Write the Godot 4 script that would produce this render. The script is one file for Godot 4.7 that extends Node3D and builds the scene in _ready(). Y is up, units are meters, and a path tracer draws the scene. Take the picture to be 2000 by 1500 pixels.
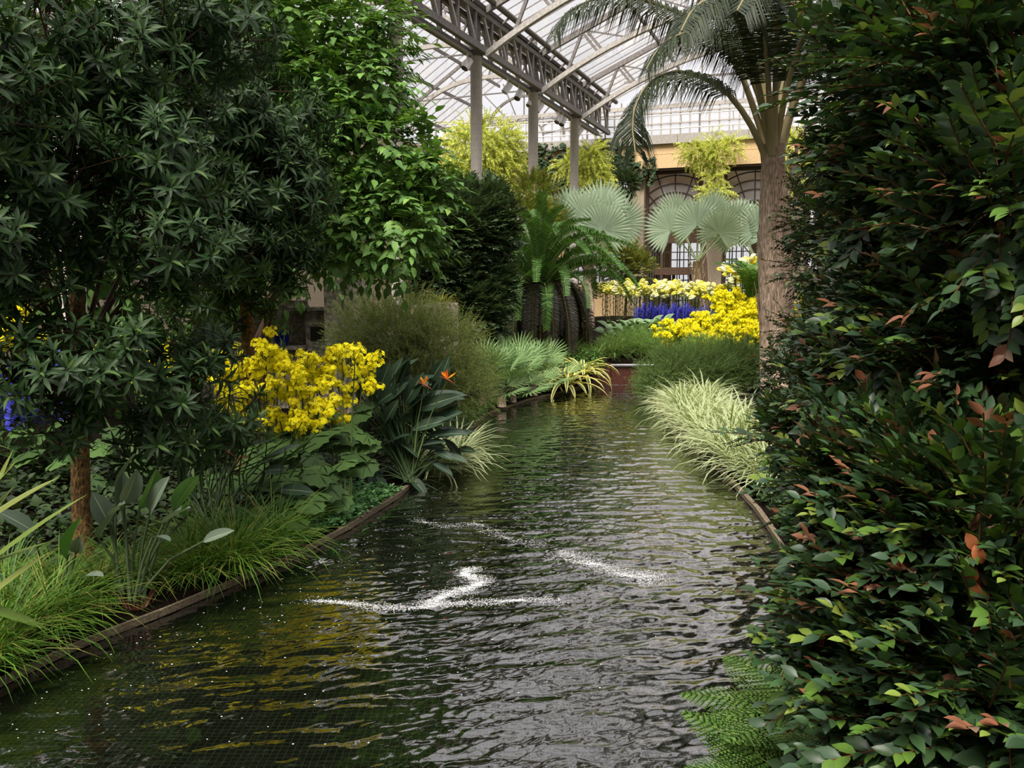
extends Node3D
# A glasshouse garden: a dark stream between planted beds, an iron and glass roof, an arcaded wall at the far end.
# Units are metres, y is up, the water lies at y = 0 and the stream runs away along -z.

const EYE := Vector3(0, 2.2, 0)
var HALL := Transform3D(Basis(Vector3.UP, deg_to_rad(-20.7)), Vector3(4.15, 0, -38.8))   # the building's own axes: x along the far wall, z towards the viewer
var names := {}
var M := {}
var rng := RandomNumberGenerator.new()


func _ready() -> void:
	rng.seed = 20240
	view()
	materials()
	ground()
	water()
	far_wall()
	roof()
	girder()
	planting()


# ---------------------------------------------------------------- camera, sky, sun, exposure
func view() -> void:
	var cam := Camera3D.new()
	cam.name = "camera"
	add_child(cam)
	cam.position = EYE
	cam.rotation.x = -atan(0.1)
	cam.fov = rad_to_deg(2.0 * atan(750.0 / 1750.0))
	cam.near = 0.05
	cam.far = 300.0
	cam.current = true
	var sky := ProceduralSkyMaterial.new()          # overcast: three times brighter overhead than at the horizon
	sky.sky_top_color = Color(1.0, 0.985, 1.0)
	sky.sky_horizon_color = Color(0.60, 0.60, 0.61)
	sky.sky_curve = 0.6
	sky.ground_bottom_color = Color(0.35, 0.34, 0.32)
	sky.ground_horizon_color = Color(0.45, 0.44, 0.43)
	var env := Environment.new()
	env.background_mode = Environment.BG_SKY
	env.sky = Sky.new()
	env.sky.sky_material = sky
	env.background_energy_multiplier = 1.8
	env.tonemap_mode = Environment.TONE_MAPPER_LINEAR
	env.tonemap_exposure = 1.12
	env.sdfgi_enabled = true
	env.ssao_enabled = true
	env.ssil_enabled = true
	var we := WorldEnvironment.new()
	we.name = "world_environment"
	we.environment = env
	add_child(we)
	var sun := DirectionalLight3D.new()             # the sun behind thin cloud, high up: very soft shadows
	sun.name = "sun_behind_cloud"
	sun.rotation_degrees = Vector3(-58, -20, 0)
	sun.light_energy = 3.0
	sun.light_color = Color(1.0, 0.97, 0.92)
	sun.light_angular_distance = 30.0
	sun.shadow_enabled = true
	sun.sky_mode = DirectionalLight3D.SKY_MODE_LIGHT_ONLY
	add_child(sun)


# ---------------------------------------------------------------- objects
func numbered(called: String) -> String:
	if not names.has(called):
		names[called] = 0
		return called
	names[called] += 1
	return "%s_%03d" % [called, names[called]]


func thing(called: String, label: String, category: String, at := Transform3D(), group := "") -> Node3D:
	var o := Node3D.new()
	o.name = numbered(called)
	o.transform = at
	o.set_meta("label", label)
	o.set_meta("category", category)
	if group:
		o.set_meta("group", group)
	add_child(o)
	return o


func setting(called: String, at := Transform3D(), label := "", category := "") -> Node3D:
	var o := Node3D.new()
	o.name = called
	o.transform = at
	o.set_meta("kind", "structure")
	if label:
		o.set_meta("label", label)
		o.set_meta("category", category)
	add_child(o)
	return o


func part(parent: Node3D, called: String, mesh: Mesh, material: Material, at := Transform3D()) -> MeshInstance3D:
	var o := MeshInstance3D.new()
	o.name = called
	o.mesh = mesh
	o.material_override = material
	o.transform = at
	parent.add_child(o, true)
	return o


func mass(parent: Node3D, called: String, mesh: Mesh, material: Material, places: Array, tints := PackedColorArray()) -> void:
	if places.is_empty():
		return
	var mm := MultiMesh.new()
	mm.transform_format = MultiMesh.TRANSFORM_3D
	mm.use_colors = tints.size() > 0
	mm.mesh = mesh
	mm.instance_count = places.size()
	for i in places.size():
		mm.set_instance_transform(i, places[i])
		if tints.size() > 0:
			mm.set_instance_color(i, tints[i])
	var o := MultiMeshInstance3D.new()
	o.name = called
	o.multimesh = mm
	o.material_override = material
	o.set_meta("kind", "stuff")
	parent.add_child(o, true)


# ---------------------------------------------------------------- shapes
func tool(smooth := true) -> SurfaceTool:
	var st := SurfaceTool.new()
	st.begin(Mesh.PRIMITIVE_TRIANGLES)
	st.set_smooth_group(0 if smooth else -1)
	return st


func done(st: SurfaceTool) -> ArrayMesh:
	st.generate_normals()
	st.index()
	return st.commit()


func quad(st: SurfaceTool, a: Vector3, b: Vector3, c: Vector3, d: Vector3) -> void:
	for v in [a, b, c, a, c, d]:
		st.add_vertex(v)


func box(st: SurfaceTool, lo: Vector3, hi: Vector3) -> void:
	var p := []
	for i in 8:
		p.append(Vector3(hi.x if i & 1 else lo.x, hi.y if i & 2 else lo.y, hi.z if i & 4 else lo.z))
	for f in [[0, 2, 3, 1], [4, 5, 7, 6], [0, 4, 6, 2], [1, 3, 7, 5], [2, 6, 7, 3], [0, 1, 5, 4]]:
		quad(st, p[f[0]], p[f[1]], p[f[2]], p[f[3]])


func bar(st: SurfaceTool, a: Vector3, b: Vector3, wide: float, high: float, up := Vector3.UP) -> void:
	var d := (b - a).normalized()
	if absf(d.dot(up)) > 0.98:
		up = Vector3.RIGHT
	var s := d.cross(up).normalized() * wide / 2
	var u := s.cross(d).normalized() * high / 2
	var p := [a - s - u, a + s - u, a + s + u, a - s + u, b - s - u, b + s - u, b + s + u, b - s + u]
	for f in [[0, 1, 2, 3], [7, 6, 5, 4], [4, 5, 1, 0], [3, 2, 6, 7], [5, 6, 2, 1], [0, 3, 7, 4]]:
		quad(st, p[f[0]], p[f[1]], p[f[2]], p[f[3]])


func box_mesh(lo: Vector3, hi: Vector3) -> ArrayMesh:
	var st := tool(false)
	box(st, lo, hi)
	return done(st)


func bar_mesh(a: Vector3, b: Vector3, wide: float, high: float) -> ArrayMesh:
	var st := tool(false)
	bar(st, a, b, wide, high)
	return done(st)


func tube(st: SurfaceTool, line: Array, radii: Array, sides := 8, tint := Color.WHITE, rough := 0.0) -> void:
	st.set_color(tint)
	var rings := []
	for i in line.size():
		var d: Vector3 = (line[mini(i + 1, line.size() - 1)] - line[maxi(i - 1, 0)]).normalized()
		var s := d.cross(Vector3(0.13, 0.2, 0.97) if absf(d.z) < 0.9 else Vector3.UP).normalized()
		var u := s.cross(d)
		var ring := []
		for k in sides:
			var a := TAU * k / sides
			var r: float = radii[i] * (1.0 + rng.randf_range(-rough, rough))
			ring.append(line[i] + (s * cos(a) + u * sin(a)) * r)
		rings.append(ring)
	for i in line.size() - 1:
		for k in sides:
			var n := (k + 1) % sides
			quad(st, rings[i][k], rings[i][n], rings[i + 1][n], rings[i + 1][k])
	for k in range(1, sides - 1):
		for v in [rings[0][0], rings[0][k], rings[0][k + 1], rings[-1][0], rings[-1][k + 1], rings[-1][k]]:
			st.add_vertex(v)


func tube_mesh(line: Array, radii: Array, sides := 8, rough := 0.0) -> ArrayMesh:
	var st := tool()
	tube(st, line, radii, sides, Color.WHITE, rough)
	return done(st)


func pick(list: Array):
	return list[rng.randi() % list.size()]


func rnd(a: float, b: float) -> float:
	return rng.randf_range(a, b)


func around_axis() -> Vector3:
	return Vector3(rng.randfn(), rng.randfn(), rng.randfn()).normalized()


func facing(z: Vector3, y := Vector3.UP) -> Basis:
	# a basis whose z axis runs along z and whose y axis leans to y
	z = z.normalized()
	if absf(z.dot(y)) > 0.995:
		y = Vector3(0.3, 0.1, 1).normalized() if absf(z.y) > 0.9 else Vector3.UP
	var x := y.cross(z).normalized()
	return Basis(x, z.cross(x), z)


func srgb(r: float, g: float, b: float) -> Color:
	return Color(r / 255.0, g / 255.0, b / 255.0).srgb_to_linear()


# ---------------------------------------------------------------- materials
func surface(color: Color, rough: float, metal := 0.0) -> StandardMaterial3D:
	var m := StandardMaterial3D.new()
	m.albedo_color = color
	m.roughness = rough
	m.metallic = metal
	return m


func grainy(dark: Color, light: Color, scale: float, rough: float, relief := 0.0, kind := FastNoiseLite.TYPE_SIMPLEX_SMOOTH, stretch := Vector3.ONE) -> StandardMaterial3D:
	var m := surface(Color.WHITE, rough)
	var n := FastNoiseLite.new()
	n.noise_type = kind
	n.frequency = 0.02
	n.fractal_octaves = 5
	n.seed = 7
	var t := NoiseTexture2D.new()
	t.noise = n
	t.width = 512
	t.height = 512
	t.seamless = true
	var g := Gradient.new()
	g.set_color(0, dark)
	g.set_color(1, light)
	g.set_offset(0, 0.2)
	g.set_offset(1, 0.8)
	t.color_ramp = g
	m.albedo_texture = t
	m.uv1_triplanar = true
	m.uv1_scale = stretch * scale
	if relief > 0.0:
		var h := NoiseTexture2D.new()
		h.noise = n
		h.width = 512
		h.height = 512
		h.seamless = true
		m.heightmap_enabled = true
		m.heightmap_texture = h
		m.heightmap_scale = relief
	return m


func leafy(rough := 0.52, back := 0.5) -> StandardMaterial3D:
	# colour comes from the leaf's own vertex colours and from its copy's tint
	var m := surface(Color.WHITE, rough)
	m.vertex_color_use_as_albedo = true
	m.metallic_specular = 0.38
	m.backlight_enabled = true
	m.backlight = Color(back, back, back * 0.5).linear_to_srgb()
	return m


func materials() -> void:
	M.leaf = leafy()
	M.gloss = leafy(0.38, 0.3)
	M.matte = leafy(0.7, 0.5)
	M.petal = leafy(0.8, 0.5)
	M.steel = grainy(Color(0.36, 0.34, 0.33), Color(0.47, 0.45, 0.44), 0.8, 0.6)
	M.pale_steel = grainy(Color(0.58, 0.56, 0.54), Color(0.68, 0.66, 0.64), 0.8, 0.55)
	M.column = grainy(Color(0.68, 0.645, 0.62), Color(0.75, 0.715, 0.69), 0.7, 0.6)
	M.white = surface(Color(0.85, 0.84, 0.82), 0.5)
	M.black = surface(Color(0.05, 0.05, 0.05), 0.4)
	M.iron = surface(Color(0.17, 0.125, 0.10), 0.55)
	M.bronze = grainy(Color(0.26, 0.19, 0.14), Color(0.34, 0.25, 0.19), 1.0, 0.5)
	M.stucco = grainy(Color(0.74, 0.62, 0.46), Color(0.82, 0.71, 0.55), 1.5, 0.85, 0.1)
	M.stone = grainy(Color(0.60, 0.54, 0.46), Color(0.70, 0.64, 0.56), 1.2, 0.85, 0.1)
	M.cornice = grainy(Color(0.56, 0.54, 0.52), Color(0.66, 0.64, 0.62), 1.2, 0.85, 0.1)
	M.concrete = grainy(Color(0.44, 0.41, 0.37), Color(0.72, 0.68, 0.63), 0.9, 0.9, 0.3)
	M.soil = grainy(Color(0.045, 0.035, 0.028), Color(0.12, 0.09, 0.065), 3.0, 0.95, 2.0)
	M.soil.metallic_specular = 0.15
	M.paving = grainy(Color(0.42, 0.40, 0.37), Color(0.55, 0.52, 0.48), 0.8, 0.9)
	M.curb = grainy(Color(0.30, 0.26, 0.20), Color(0.48, 0.43, 0.34), 3.0, 0.8, 0.3)
	M.corten = grainy(Color(0.20, 0.09, 0.06), Color(0.36, 0.17, 0.11), 2.0, 0.5, 0.1)
	M.pool = grainy(Color(0.025, 0.026, 0.022), Color(0.07, 0.066, 0.045), 1.2, 0.9, 0.5)
	M.net = surface(Color(0.50, 0.50, 0.33), 0.9)
	M.stalk = surface(Color(0.36, 0.43, 0.24), 0.6)
	M.bark = grainy(Color(0.24, 0.16, 0.09), Color(0.62, 0.48, 0.26), 5.0, 0.9, 2.0, FastNoiseLite.TYPE_CELLULAR, Vector3(1, 0.35, 1))
	M.twig = surface(Color(0.27, 0.19, 0.12), 0.8)
	M.palm_bark = grainy(Color(0.46, 0.37, 0.31), Color(0.86, 0.77, 0.69), 4.0, 0.9, 2.0, FastNoiseLite.TYPE_SIMPLEX_SMOOTH, Vector3(1, 0.12, 1))
	var glass := surface(Color(0.93, 0.93, 0.95, 0.10), 0.05)
	glass.transparency = BaseMaterial3D.TRANSPARENCY_ALPHA
	M.glass = glass
	M.blue_glaze = surface(Color(0.05, 0.12, 0.5), 0.15)


# ---------------------------------------------------------------- ground and stream
const BANK_LEFT := [[4.0, -3.2], [-3.9, -3.1], [-4.86, -2.89], [-5.43, -2.70], [-5.99, -2.40], [-7.20, -1.86], [-8.25, -1.54], [-9.61, -1.23], [-12.5, -0.9], [-16.2, -0.47], [-18.4, 0.32], [-20.0, 1.15], [-22.05, 2.05]]
const BANK_RIGHT := [[4.0, 1.0], [-3.9, 1.15], [-4.67, 1.45], [-5.84, 1.98], [-7.28, 2.32], [-8.9, 2.49], [-10.59, 2.58], [-13.06, 2.6], [-14.6, 2.62], [-19.7, 3.1], [-22.05, 3.5]]


func bank(line: Array, z: float) -> float:
	for i in line.size() - 1:
		if z <= line[i][0] and z >= line[i + 1][0]:
			var t: float = (line[i][0] - z) / (line[i][0] - line[i + 1][0])
			return lerpf(line[i][1], line[i + 1][1], t)
	return line[-1][1] if z < -20 else line[0][1]


func level(x: float, z: float) -> float:
	# height of the planted ground
	var far := smoothstep(-19.0, -25.0, z) * 0.7 + smoothstep(-25.0, -30.0, z) * 0.5
	var left := bank(BANK_LEFT, z) - x
	var right := x - bank(BANK_RIGHT, z)
	var off := maxf(maxf(left, right), 0.0)
	if z < -22.0:
		off = 1.0
	return 0.05 + far + minf(off, 3.0) * 0.07 + 0.03 * sin(x * 3.1 + z * 1.7)


var ripple := FastNoiseLite.new()


func ground() -> void:
	for side in [-1, 1]:
		var st := tool()
		var rows := []
		var z := 4.0
		while z > -36.5:
			var e: float = bank(BANK_LEFT if side < 0 else BANK_RIGHT, z)
			if z < -22.0:
				e = 2.75
			var row := []
			for off in [0.0, 0.0, 0.15, 0.4, 0.8, 1.3, 2.0, 3.0, 4.5, 7.0, 11.0, 18.0]:
				var x: float = e + side * off
				row.append(Vector3(x, level(x, z), z))
			row[0].y = -0.5
			rows.append(row)
			z -= 0.4
		for i in rows.size() - 1:
			for k in 11:
				if side < 0:
					quad(st, rows[i][k], rows[i][k + 1], rows[i + 1][k + 1], rows[i + 1][k])
				else:
					quad(st, rows[i + 1][k], rows[i + 1][k + 1], rows[i][k + 1], rows[i][k])
		var o := part(self, "ground_left" if side < 0 else "ground_right", done(st), M.soil)
		o.set_meta("kind", "structure")
		# a low edging board follows the bank
		var line := []
		for p in BANK_LEFT if side < 0 else BANK_RIGHT:
			line.append(p)
		var c := tool(false)
		for i in line.size() - 1:
			var n := maxi(1, int(absf(line[i][0] - line[i + 1][0]) / 1.5))
			for k in n:
				var za: float = lerpf(line[i][0], line[i + 1][0], float(k) / n)
				var zb: float = lerpf(line[i][0], line[i + 1][0], float(k + 1) / n)
				bar(c, Vector3(bank(line, za), 0.03, za), Vector3(bank(line, zb), 0.03, zb), 0.05, 0.05)
		var curb := part(self, "edging_board" if side < 0 else "edging_board_001", done(c), M.curb)
		curb.set_meta("label", "low tan edging board along the bank of the paddle-leaved plants" if side < 0 else "low edging board under the variegated grass on the stream bank")
		curb.set_meta("category", "edging")
	var pool := part(self, "floor_stream", box_mesh(Vector3(-5, -0.7, -22.4), Vector3(6, -0.42, 5)), M.pool)
	pool.set_meta("kind", "structure")
	var out := part(self, "ground_outside", box_mesh(Vector3(-150, -0.9, -200), Vector3(150, -0.75, 60)), M.paving)
	out.set_meta("kind", "structure")
	var fl := part(self, "floor", box_mesh(Vector3(-9, 0.0, -9), Vector3(18, 0.86, 3.6)), M.paving, HALL)
	fl.set_meta("kind", "structure")


func water() -> void:
	# ripples: several short wave trains and a swirl where the pumps push the water
	var n := ripple
	n.noise_type = FastNoiseLite.TYPE_SIMPLEX_SMOOTH
	n.frequency = 1.0
	n.fractal_octaves = 3
	n.seed = 3
	var verts := PackedVector3Array()
	var index := PackedInt32Array()
	var cols := 300
	var rows := 760
	var zs := []
	var z := 0.6
	for i in rows + 1:
		zs.append(z)
		z -= lerpf(0.014, 0.052, float(i) / rows)
	for i in rows + 1:
		var zz: float = maxf(zs[i], -21.95)
		var a := bank(BANK_LEFT, zz) - 0.01
		var b := bank(BANK_RIGHT, zz) + 0.01
		for k in cols + 1:
			var x := lerpf(a, b, float(k) / cols)
			verts.append(Vector3(x, wave(n, x, zz), zz))
	for i in rows:
		for k in cols:
			var p := i * (cols + 1) + k
			index.append_array([p, p + cols + 1, p + cols + 2, p, p + cols + 2, p + 1])
	var normals := PackedVector3Array()
	for i in rows + 1:
		for k in cols + 1:
			var p := i * (cols + 1) + k
			var l := verts[p - 1 if k > 0 else p]
			var r := verts[p + 1 if k < cols else p]
			var u := verts[p - cols - 1 if i > 0 else p]
			var d := verts[p + cols + 1 if i < rows else p]
			normals.append((u - d).cross(r - l).normalized())
	var arrays := []
	arrays.resize(Mesh.ARRAY_MAX)
	arrays[Mesh.ARRAY_VERTEX] = verts
	arrays[Mesh.ARRAY_NORMAL] = normals
	arrays[Mesh.ARRAY_INDEX] = index
	var mesh := ArrayMesh.new()
	mesh.add_surface_from_arrays(Mesh.PRIMITIVE_TRIANGLES, arrays)
	var m := surface(Color(0.36, 0.40, 0.34, 0.02), 0.02)
	m.refraction_enabled = true
	m.refraction_scale = 0.09
	m.metallic_specular = 0.7
	m.clearcoat_enabled = true
	m.clearcoat = 1.0
	m.clearcoat_roughness = 0.02
	var o := part(self, "water", mesh, m)
	o.set_meta("kind", "structure")
	# a coarse net lies just under the surface
	var st := tool(false)
	var s := 0.035
	var x := -3.2
	while x < 2.6:
		var zz := -2.0
		while zz > -8.2:
			var nz := zz - 0.31
			if x > bank(BANK_LEFT, zz) + 0.35 and x < bank(BANK_RIGHT, zz) - 0.05:
				quad(st, Vector3(x, -0.045, zz), Vector3(x, -0.045, nz), Vector3(x + 0.006, -0.045, nz), Vector3(x + 0.006, -0.045, zz))
			zz = nz
		x += s
	var zz := -2.0
	while zz > -8.2:
		var a := bank(BANK_LEFT, zz) + 0.35
		var b := bank(BANK_RIGHT, zz) - 0.05
		quad(st, Vector3(a, -0.045, zz), Vector3(a, -0.045, zz - 0.006), Vector3(b, -0.045, zz - 0.006), Vector3(b, -0.045, zz))
		zz -= s
	var net := part(self, "pond_net", done(st), M.net)
	net.set_meta("label", "fine olive net lying just under the dark water")
	net.set_meta("category", "net")
	net.set_meta("kind", "stuff")
	foam()
	# weir
	var w := thing("weir", "rusty steel weir at the head of the stream", "weir", Transform3D(Basis(), Vector3(2.75, 0, -21.9)))
	part(w, "board", box_mesh(Vector3(-0.95, -0.5, -0.06), Vector3(-0.36, 0.49, 0.02)), M.corten)
	part(w, "board", box_mesh(Vector3(-0.36, -0.5, -0.10), Vector3(1.15, 0.44, -0.02)), M.corten)
	part(w, "post", box_mesh(Vector3(-0.42, -0.5, -0.12), Vector3(-0.35, 0.51, 0.05)), M.corten)
	part(w, "cap", box_mesh(Vector3(-0.97, 0.49, -0.16), Vector3(-0.36, 0.52, 0.06)), M.corten)
	part(w, "lip", tube_mesh([Vector3(-0.35, 0.47, 0.0), Vector3(1.15, 0.47, 0.0)], [0.035, 0.035]), surface(Color(0.75, 0.74, 0.75), 0.15, 0.6))


func wave(n: FastNoiseLite, x: float, z: float) -> float:
	var far := smoothstep(-8.0, -20.0, z)
	var calm := lerpf(0.6, 1.0, smoothstep(-1.7, 0.5, x - (z + 6.0) * 0.12))    # the water by the shaded bank lies stiller
	# broad ripples run across the stream, finer chop rides on them
	var h := 0.0115 * n.get_noise_2d(x * 1.1 + 3.0, z * 3.6 + x * 0.5)
	h += 0.0062 * n.get_noise_2d(x * 3.2 + 20.0, z * 8.5)
	h += 0.0026 * n.get_noise_2d(x * 12.0, z * 23.0 + 9.0) * (1.0 - 0.5 * far)
	# the wave fan that spreads from the upwelling towards the near bank
	var d := Vector2(x - 0.3, z + 6.6)
	h += 0.0035 * sin(d.length() * 24.0 + 4.0 * n.get_noise_2d(x * 2.0, z * 2.0)) * exp(-d.length() * 0.4) * (0.3 + smoothstep(-0.2, 1.0, d.x))
	return h * calm


func foam() -> void:
	# rafts of small bubbles where the current wells up, and stray flecks drifting on the dark water
	var ball := tool()
	for i in 6:
		var a := TAU * i / 6
		var b := TAU * (i + 1) / 6
		for v in [Vector3(0, 0.5, 0), Vector3(cos(a), 0, sin(a)), Vector3(cos(b), 0, sin(b))]:
			ball.add_vertex(v)
	var mesh := done(ball)
	var lines := [
		["white foam curl twisting over the upwelling water", [[-0.30, -7.05], [-0.38, -6.90], [-0.27, -6.78], [-0.25, -6.66], [-0.38, -6.50], [-0.52, -6.35], [-0.60, -6.2]], 5200, 0.045],
		["broad white foam streak on the bright side of the current", [[0.45, -7.5], [0.62, -7.2], [0.80, -7.0], [0.92, -6.85], [1.10, -6.85], [1.02, -6.7]], 4200, 0.08],
		["thin foam line trailing to the shaded bank", [[-1.45, -6.28], [-1.15, -6.22], [-0.85, -6.12], [-0.65, -6.15], [-0.45, -6.2], [0.05, -6.3], [0.35, -6.28]], 3600, 0.05],
		["white line of foam at the foot of the weir", [[2.35, -21.78], [2.8, -21.8], [3.4, -21.78]], 900, 0.03],
		["faint foam swirl below the bird-of-paradise clump", [[-0.95, -8.6], [-0.6, -8.35], [-0.35, -8.45], [-0.1, -8.0], [0.25, -7.7]], 1500, 0.06],
	]
	var white := surface(Color(0.93, 0.94, 0.95), 0.4)
	for l in lines:
		var o := thing("foam", l[0], "foam")
		o.set_meta("kind", "stuff")
		var c := Curve3D.new()
		for q in l[1]:
			c.add_point(Vector3(q[0], 0, q[1]))
		var places := []
		for i in l[2]:
			var t := rng.randf()
			var p := c.sample_baked(t * c.get_baked_length(), true)
			var w: float = l[3] * (0.35 + absf(sin(t * 9.0 + l[3] * 40.0)))
			p += Vector3(rng.randfn() * w, 0, rng.randfn() * w * 0.7)
			places.append(Transform3D(Basis.from_scale(Vector3(1.8, 0.5, 0.9) * rnd(0.0007, 0.0027)), Vector3(p.x, wave(ripple, p.x, p.z) + 0.001, p.z)))
		mass(o, "bubbles", mesh, white, places)
	var f := thing("drifting_flecks", "tiny pale flecks drifting on the shaded water", "flecks")
	f.set_meta("kind", "stuff")
	var places := []
	for i in 420:
		var z := rnd(-4.2, -9.0) if i < 300 else rnd(-9.0, -20.0)
		var x := lerpf(bank(BANK_LEFT, z), bank(BANK_RIGHT, z), rng.randf() * rng.randf() * 0.9 + 0.05)
		places.append(Transform3D(Basis.from_scale(Vector3(1.3, 0.5, 1.0) * rnd(0.002, 0.005)), Vector3(x, wave(ripple, x, z) + 0.001, z)))
	mass(f, "flecks", mesh, white, places)


# ---------------------------------------------------------------- the far wall
func far_wall() -> void:
	var w := setting("wall_back", HALL)
	# openings, left to right, in the wall's own x: two plain windows, then the arcade
	var spans := [[-8.5, -6.6, 0], [-6.6, -2.9, 1], [-2.9, -1.9, 0], [-1.9, 1.0, 1], [1.0, 1.5, 0], [1.5, 3.95, 2], [3.95, 4.75, 0], [4.75, 7.2, 2], [7.2, 8.0, 0], [8.0, 10.45, 2], [10.45, 11.2, 0], [11.2, 13.6, 2], [13.6, 17.0, 0]]
	for s in spans:
		if s[2] == 0:
			part(w, "pier", box_mesh(Vector3(s[0], 0.5, -0.75), Vector3(s[1], 7.35, 0.0)), M.stone if s[0] > 0.5 else M.stucco)
			if s[0] > 0.5:
				part(w, "capital", box_mesh(Vector3(s[0] - 0.06, 7.05, -0.8), Vector3(s[1] + 0.06, 7.18, 0.06)), M.stone)
		elif s[2] == 1:
			part(w, "spandrel", box_mesh(Vector3(s[0], 7.2, -0.5), Vector3(s[1], 7.5, -0.02)), M.bronze)
			part(w, "dado", box_mesh(Vector3(s[0], 0.5, -0.45), Vector3(s[1], 2.6, -0.1)), M.stucco)
	part(w, "architrave", box_mesh(Vector3(-8.5, 7.42, -0.8), Vector3(17, 7.98, 0.06)), M.stucco)
	part(w, "frieze", box_mesh(Vector3(-8.5, 8.0, -0.8), Vector3(17, 8.38, 0.02)), M.stucco)
	part(w, "joint", box_mesh(Vector3(-8.5, 7.97, -0.7), Vector3(17, 8.01, 0.0)), M.bronze)
	for i in 9:
		part(w, "cornice_block", box_mesh(Vector3(-8.5 + i * 2.85, 8.40, -0.8), Vector3(-8.5 + i * 2.85 + 2.835, 8.76, 0.16)), M.cornice)
	part(w, "soffit", box_mesh(Vector3(1.0, 7.34, -0.8), Vector3(17, 7.42, 0.0)), M.bronze)
	var k := 0
	for s in spans:
		if s[2] == 0:
			continue
		k += 1
		var o := setting("window_%d" % k, HALL)
		if s[2] == 1:
			plain_window(o, s[0], s[1])
		else:
			arched_window(o, s[0], s[1])
	# passage behind the arcade
	var b := setting("wall_passage", HALL)
	part(b, "ceiling_panel", box_mesh(Vector3(1.0, 7.5, -7.2), Vector3(17, 7.7, -0.8)), M.stucco)
	part(b, "lintel", box_mesh(Vector3(1.0, 6.7, -7.2), Vector3(17, 7.5, -6.9)), M.stucco)
	for i in 8:
		part(b, "pier", box_mesh(Vector3(1.0 + i * 2.1, 0.5, -7.2), Vector3(1.35 + i * 2.1, 6.7, -6.9)), M.stone)
		var g := tool(false)
		for j in 4:
			bar(g, Vector3(1.35 + i * 2.1 + 0.437 * j, 0.8, -7.0), Vector3(1.35 + i * 2.1 + 0.437 * j, 6.7, -7.0), 0.05, 0.05)
		for j in 6:
			bar(g, Vector3(1.35 + i * 2.1, 0.9 + j, -7.0), Vector3(3.1 + i * 2.1, 0.9 + j, -7.0), 0.04, 0.05)
		part(b, "window_bars", done(g), M.bronze)
	part(b, "side_wall", box_mesh(Vector3(0.6, 0.5, -7.2), Vector3(1.0, 7.7, -0.75)), M.stucco)
	for i in 9:
		part(b, "slat", box_mesh(Vector3(1.0, 0.86, -1.2 - i * 0.55), Vector3(1.08, 5.6, -1.2 - i * 0.55 - 0.3)), M.bronze)
	# other walls of the hall, out of the picture
	for a in [["wall_left", Vector3(-8.6, 0, -0.8), Vector3(-8.3, 8.8, 46)], ["wall_right", Vector3(16.6, 0, -0.8), Vector3(16.9, 8.8, 46)], ["wall_front", Vector3(-8.6, 0, 45.7), Vector3(16.9, 8.8, 46)]]:
		part(setting(a[0], HALL), "masonry", box_mesh(a[1], a[2]), M.stone)


func plain_window(o: Node3D, a: float, b: float) -> void:
	var st := tool(false)
	for x in [a + 0.05, b - 0.05]:
		bar(st, Vector3(x, 2.6, -0.2), Vector3(x, 7.2, -0.2), 0.12, 0.14)
	for y in [2.65, 7.12]:
		bar(st, Vector3(a, y, -0.2), Vector3(b, y, -0.2), 0.14, 0.12)
	part(o, "window_frame", done(st), M.iron)
	var n := 6
	for i in range(1, n):
		var x := lerpf(a, b, float(i) / n)
		part(o, "mullion", box_mesh(Vector3(x - (0.05 if i % 3 == 2 else 0.025), 2.6, -0.24), Vector3(x + (0.05 if i % 3 == 2 else 0.025), 7.1, -0.16)), M.iron)
	for i in range(1, 5):
		var y := 2.6 + i * 0.92
		part(o, "glazing_bar", box_mesh(Vector3(a, y - 0.025, -0.23), Vector3(b, y + 0.025, -0.17)), M.iron)
	for i in n:
		for j in 5:
			var x0 := lerpf(a, b, float(i) / n)
			var x1 := lerpf(a, b, float(i + 1) / n)
			part(o, "pane", box_mesh(Vector3(x0 + 0.02, 2.62 + j * 0.92, -0.205), Vector3(x1 - 0.02, 3.5 + j * 0.92, -0.195)), M.glass)


func arc(st: SurfaceTool, c: Vector3, r: float, a0: float, a1: float, thick: float, clip: float) -> void:
	var n := 22
	for i in n:
		var p := c + Vector3(cos(lerpf(a0, a1, float(i) / n)), sin(lerpf(a0, a1, float(i) / n)), 0) * r
		var q := c + Vector3(cos(lerpf(a0, a1, float(i + 1) / n)), sin(lerpf(a0, a1, float(i + 1) / n)), 0) * r
		if absf(p.x - c.x) <= clip and absf(q.x - c.x) <= clip:
			bar(st, p, q, thick, thick, Vector3.BACK)


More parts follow.
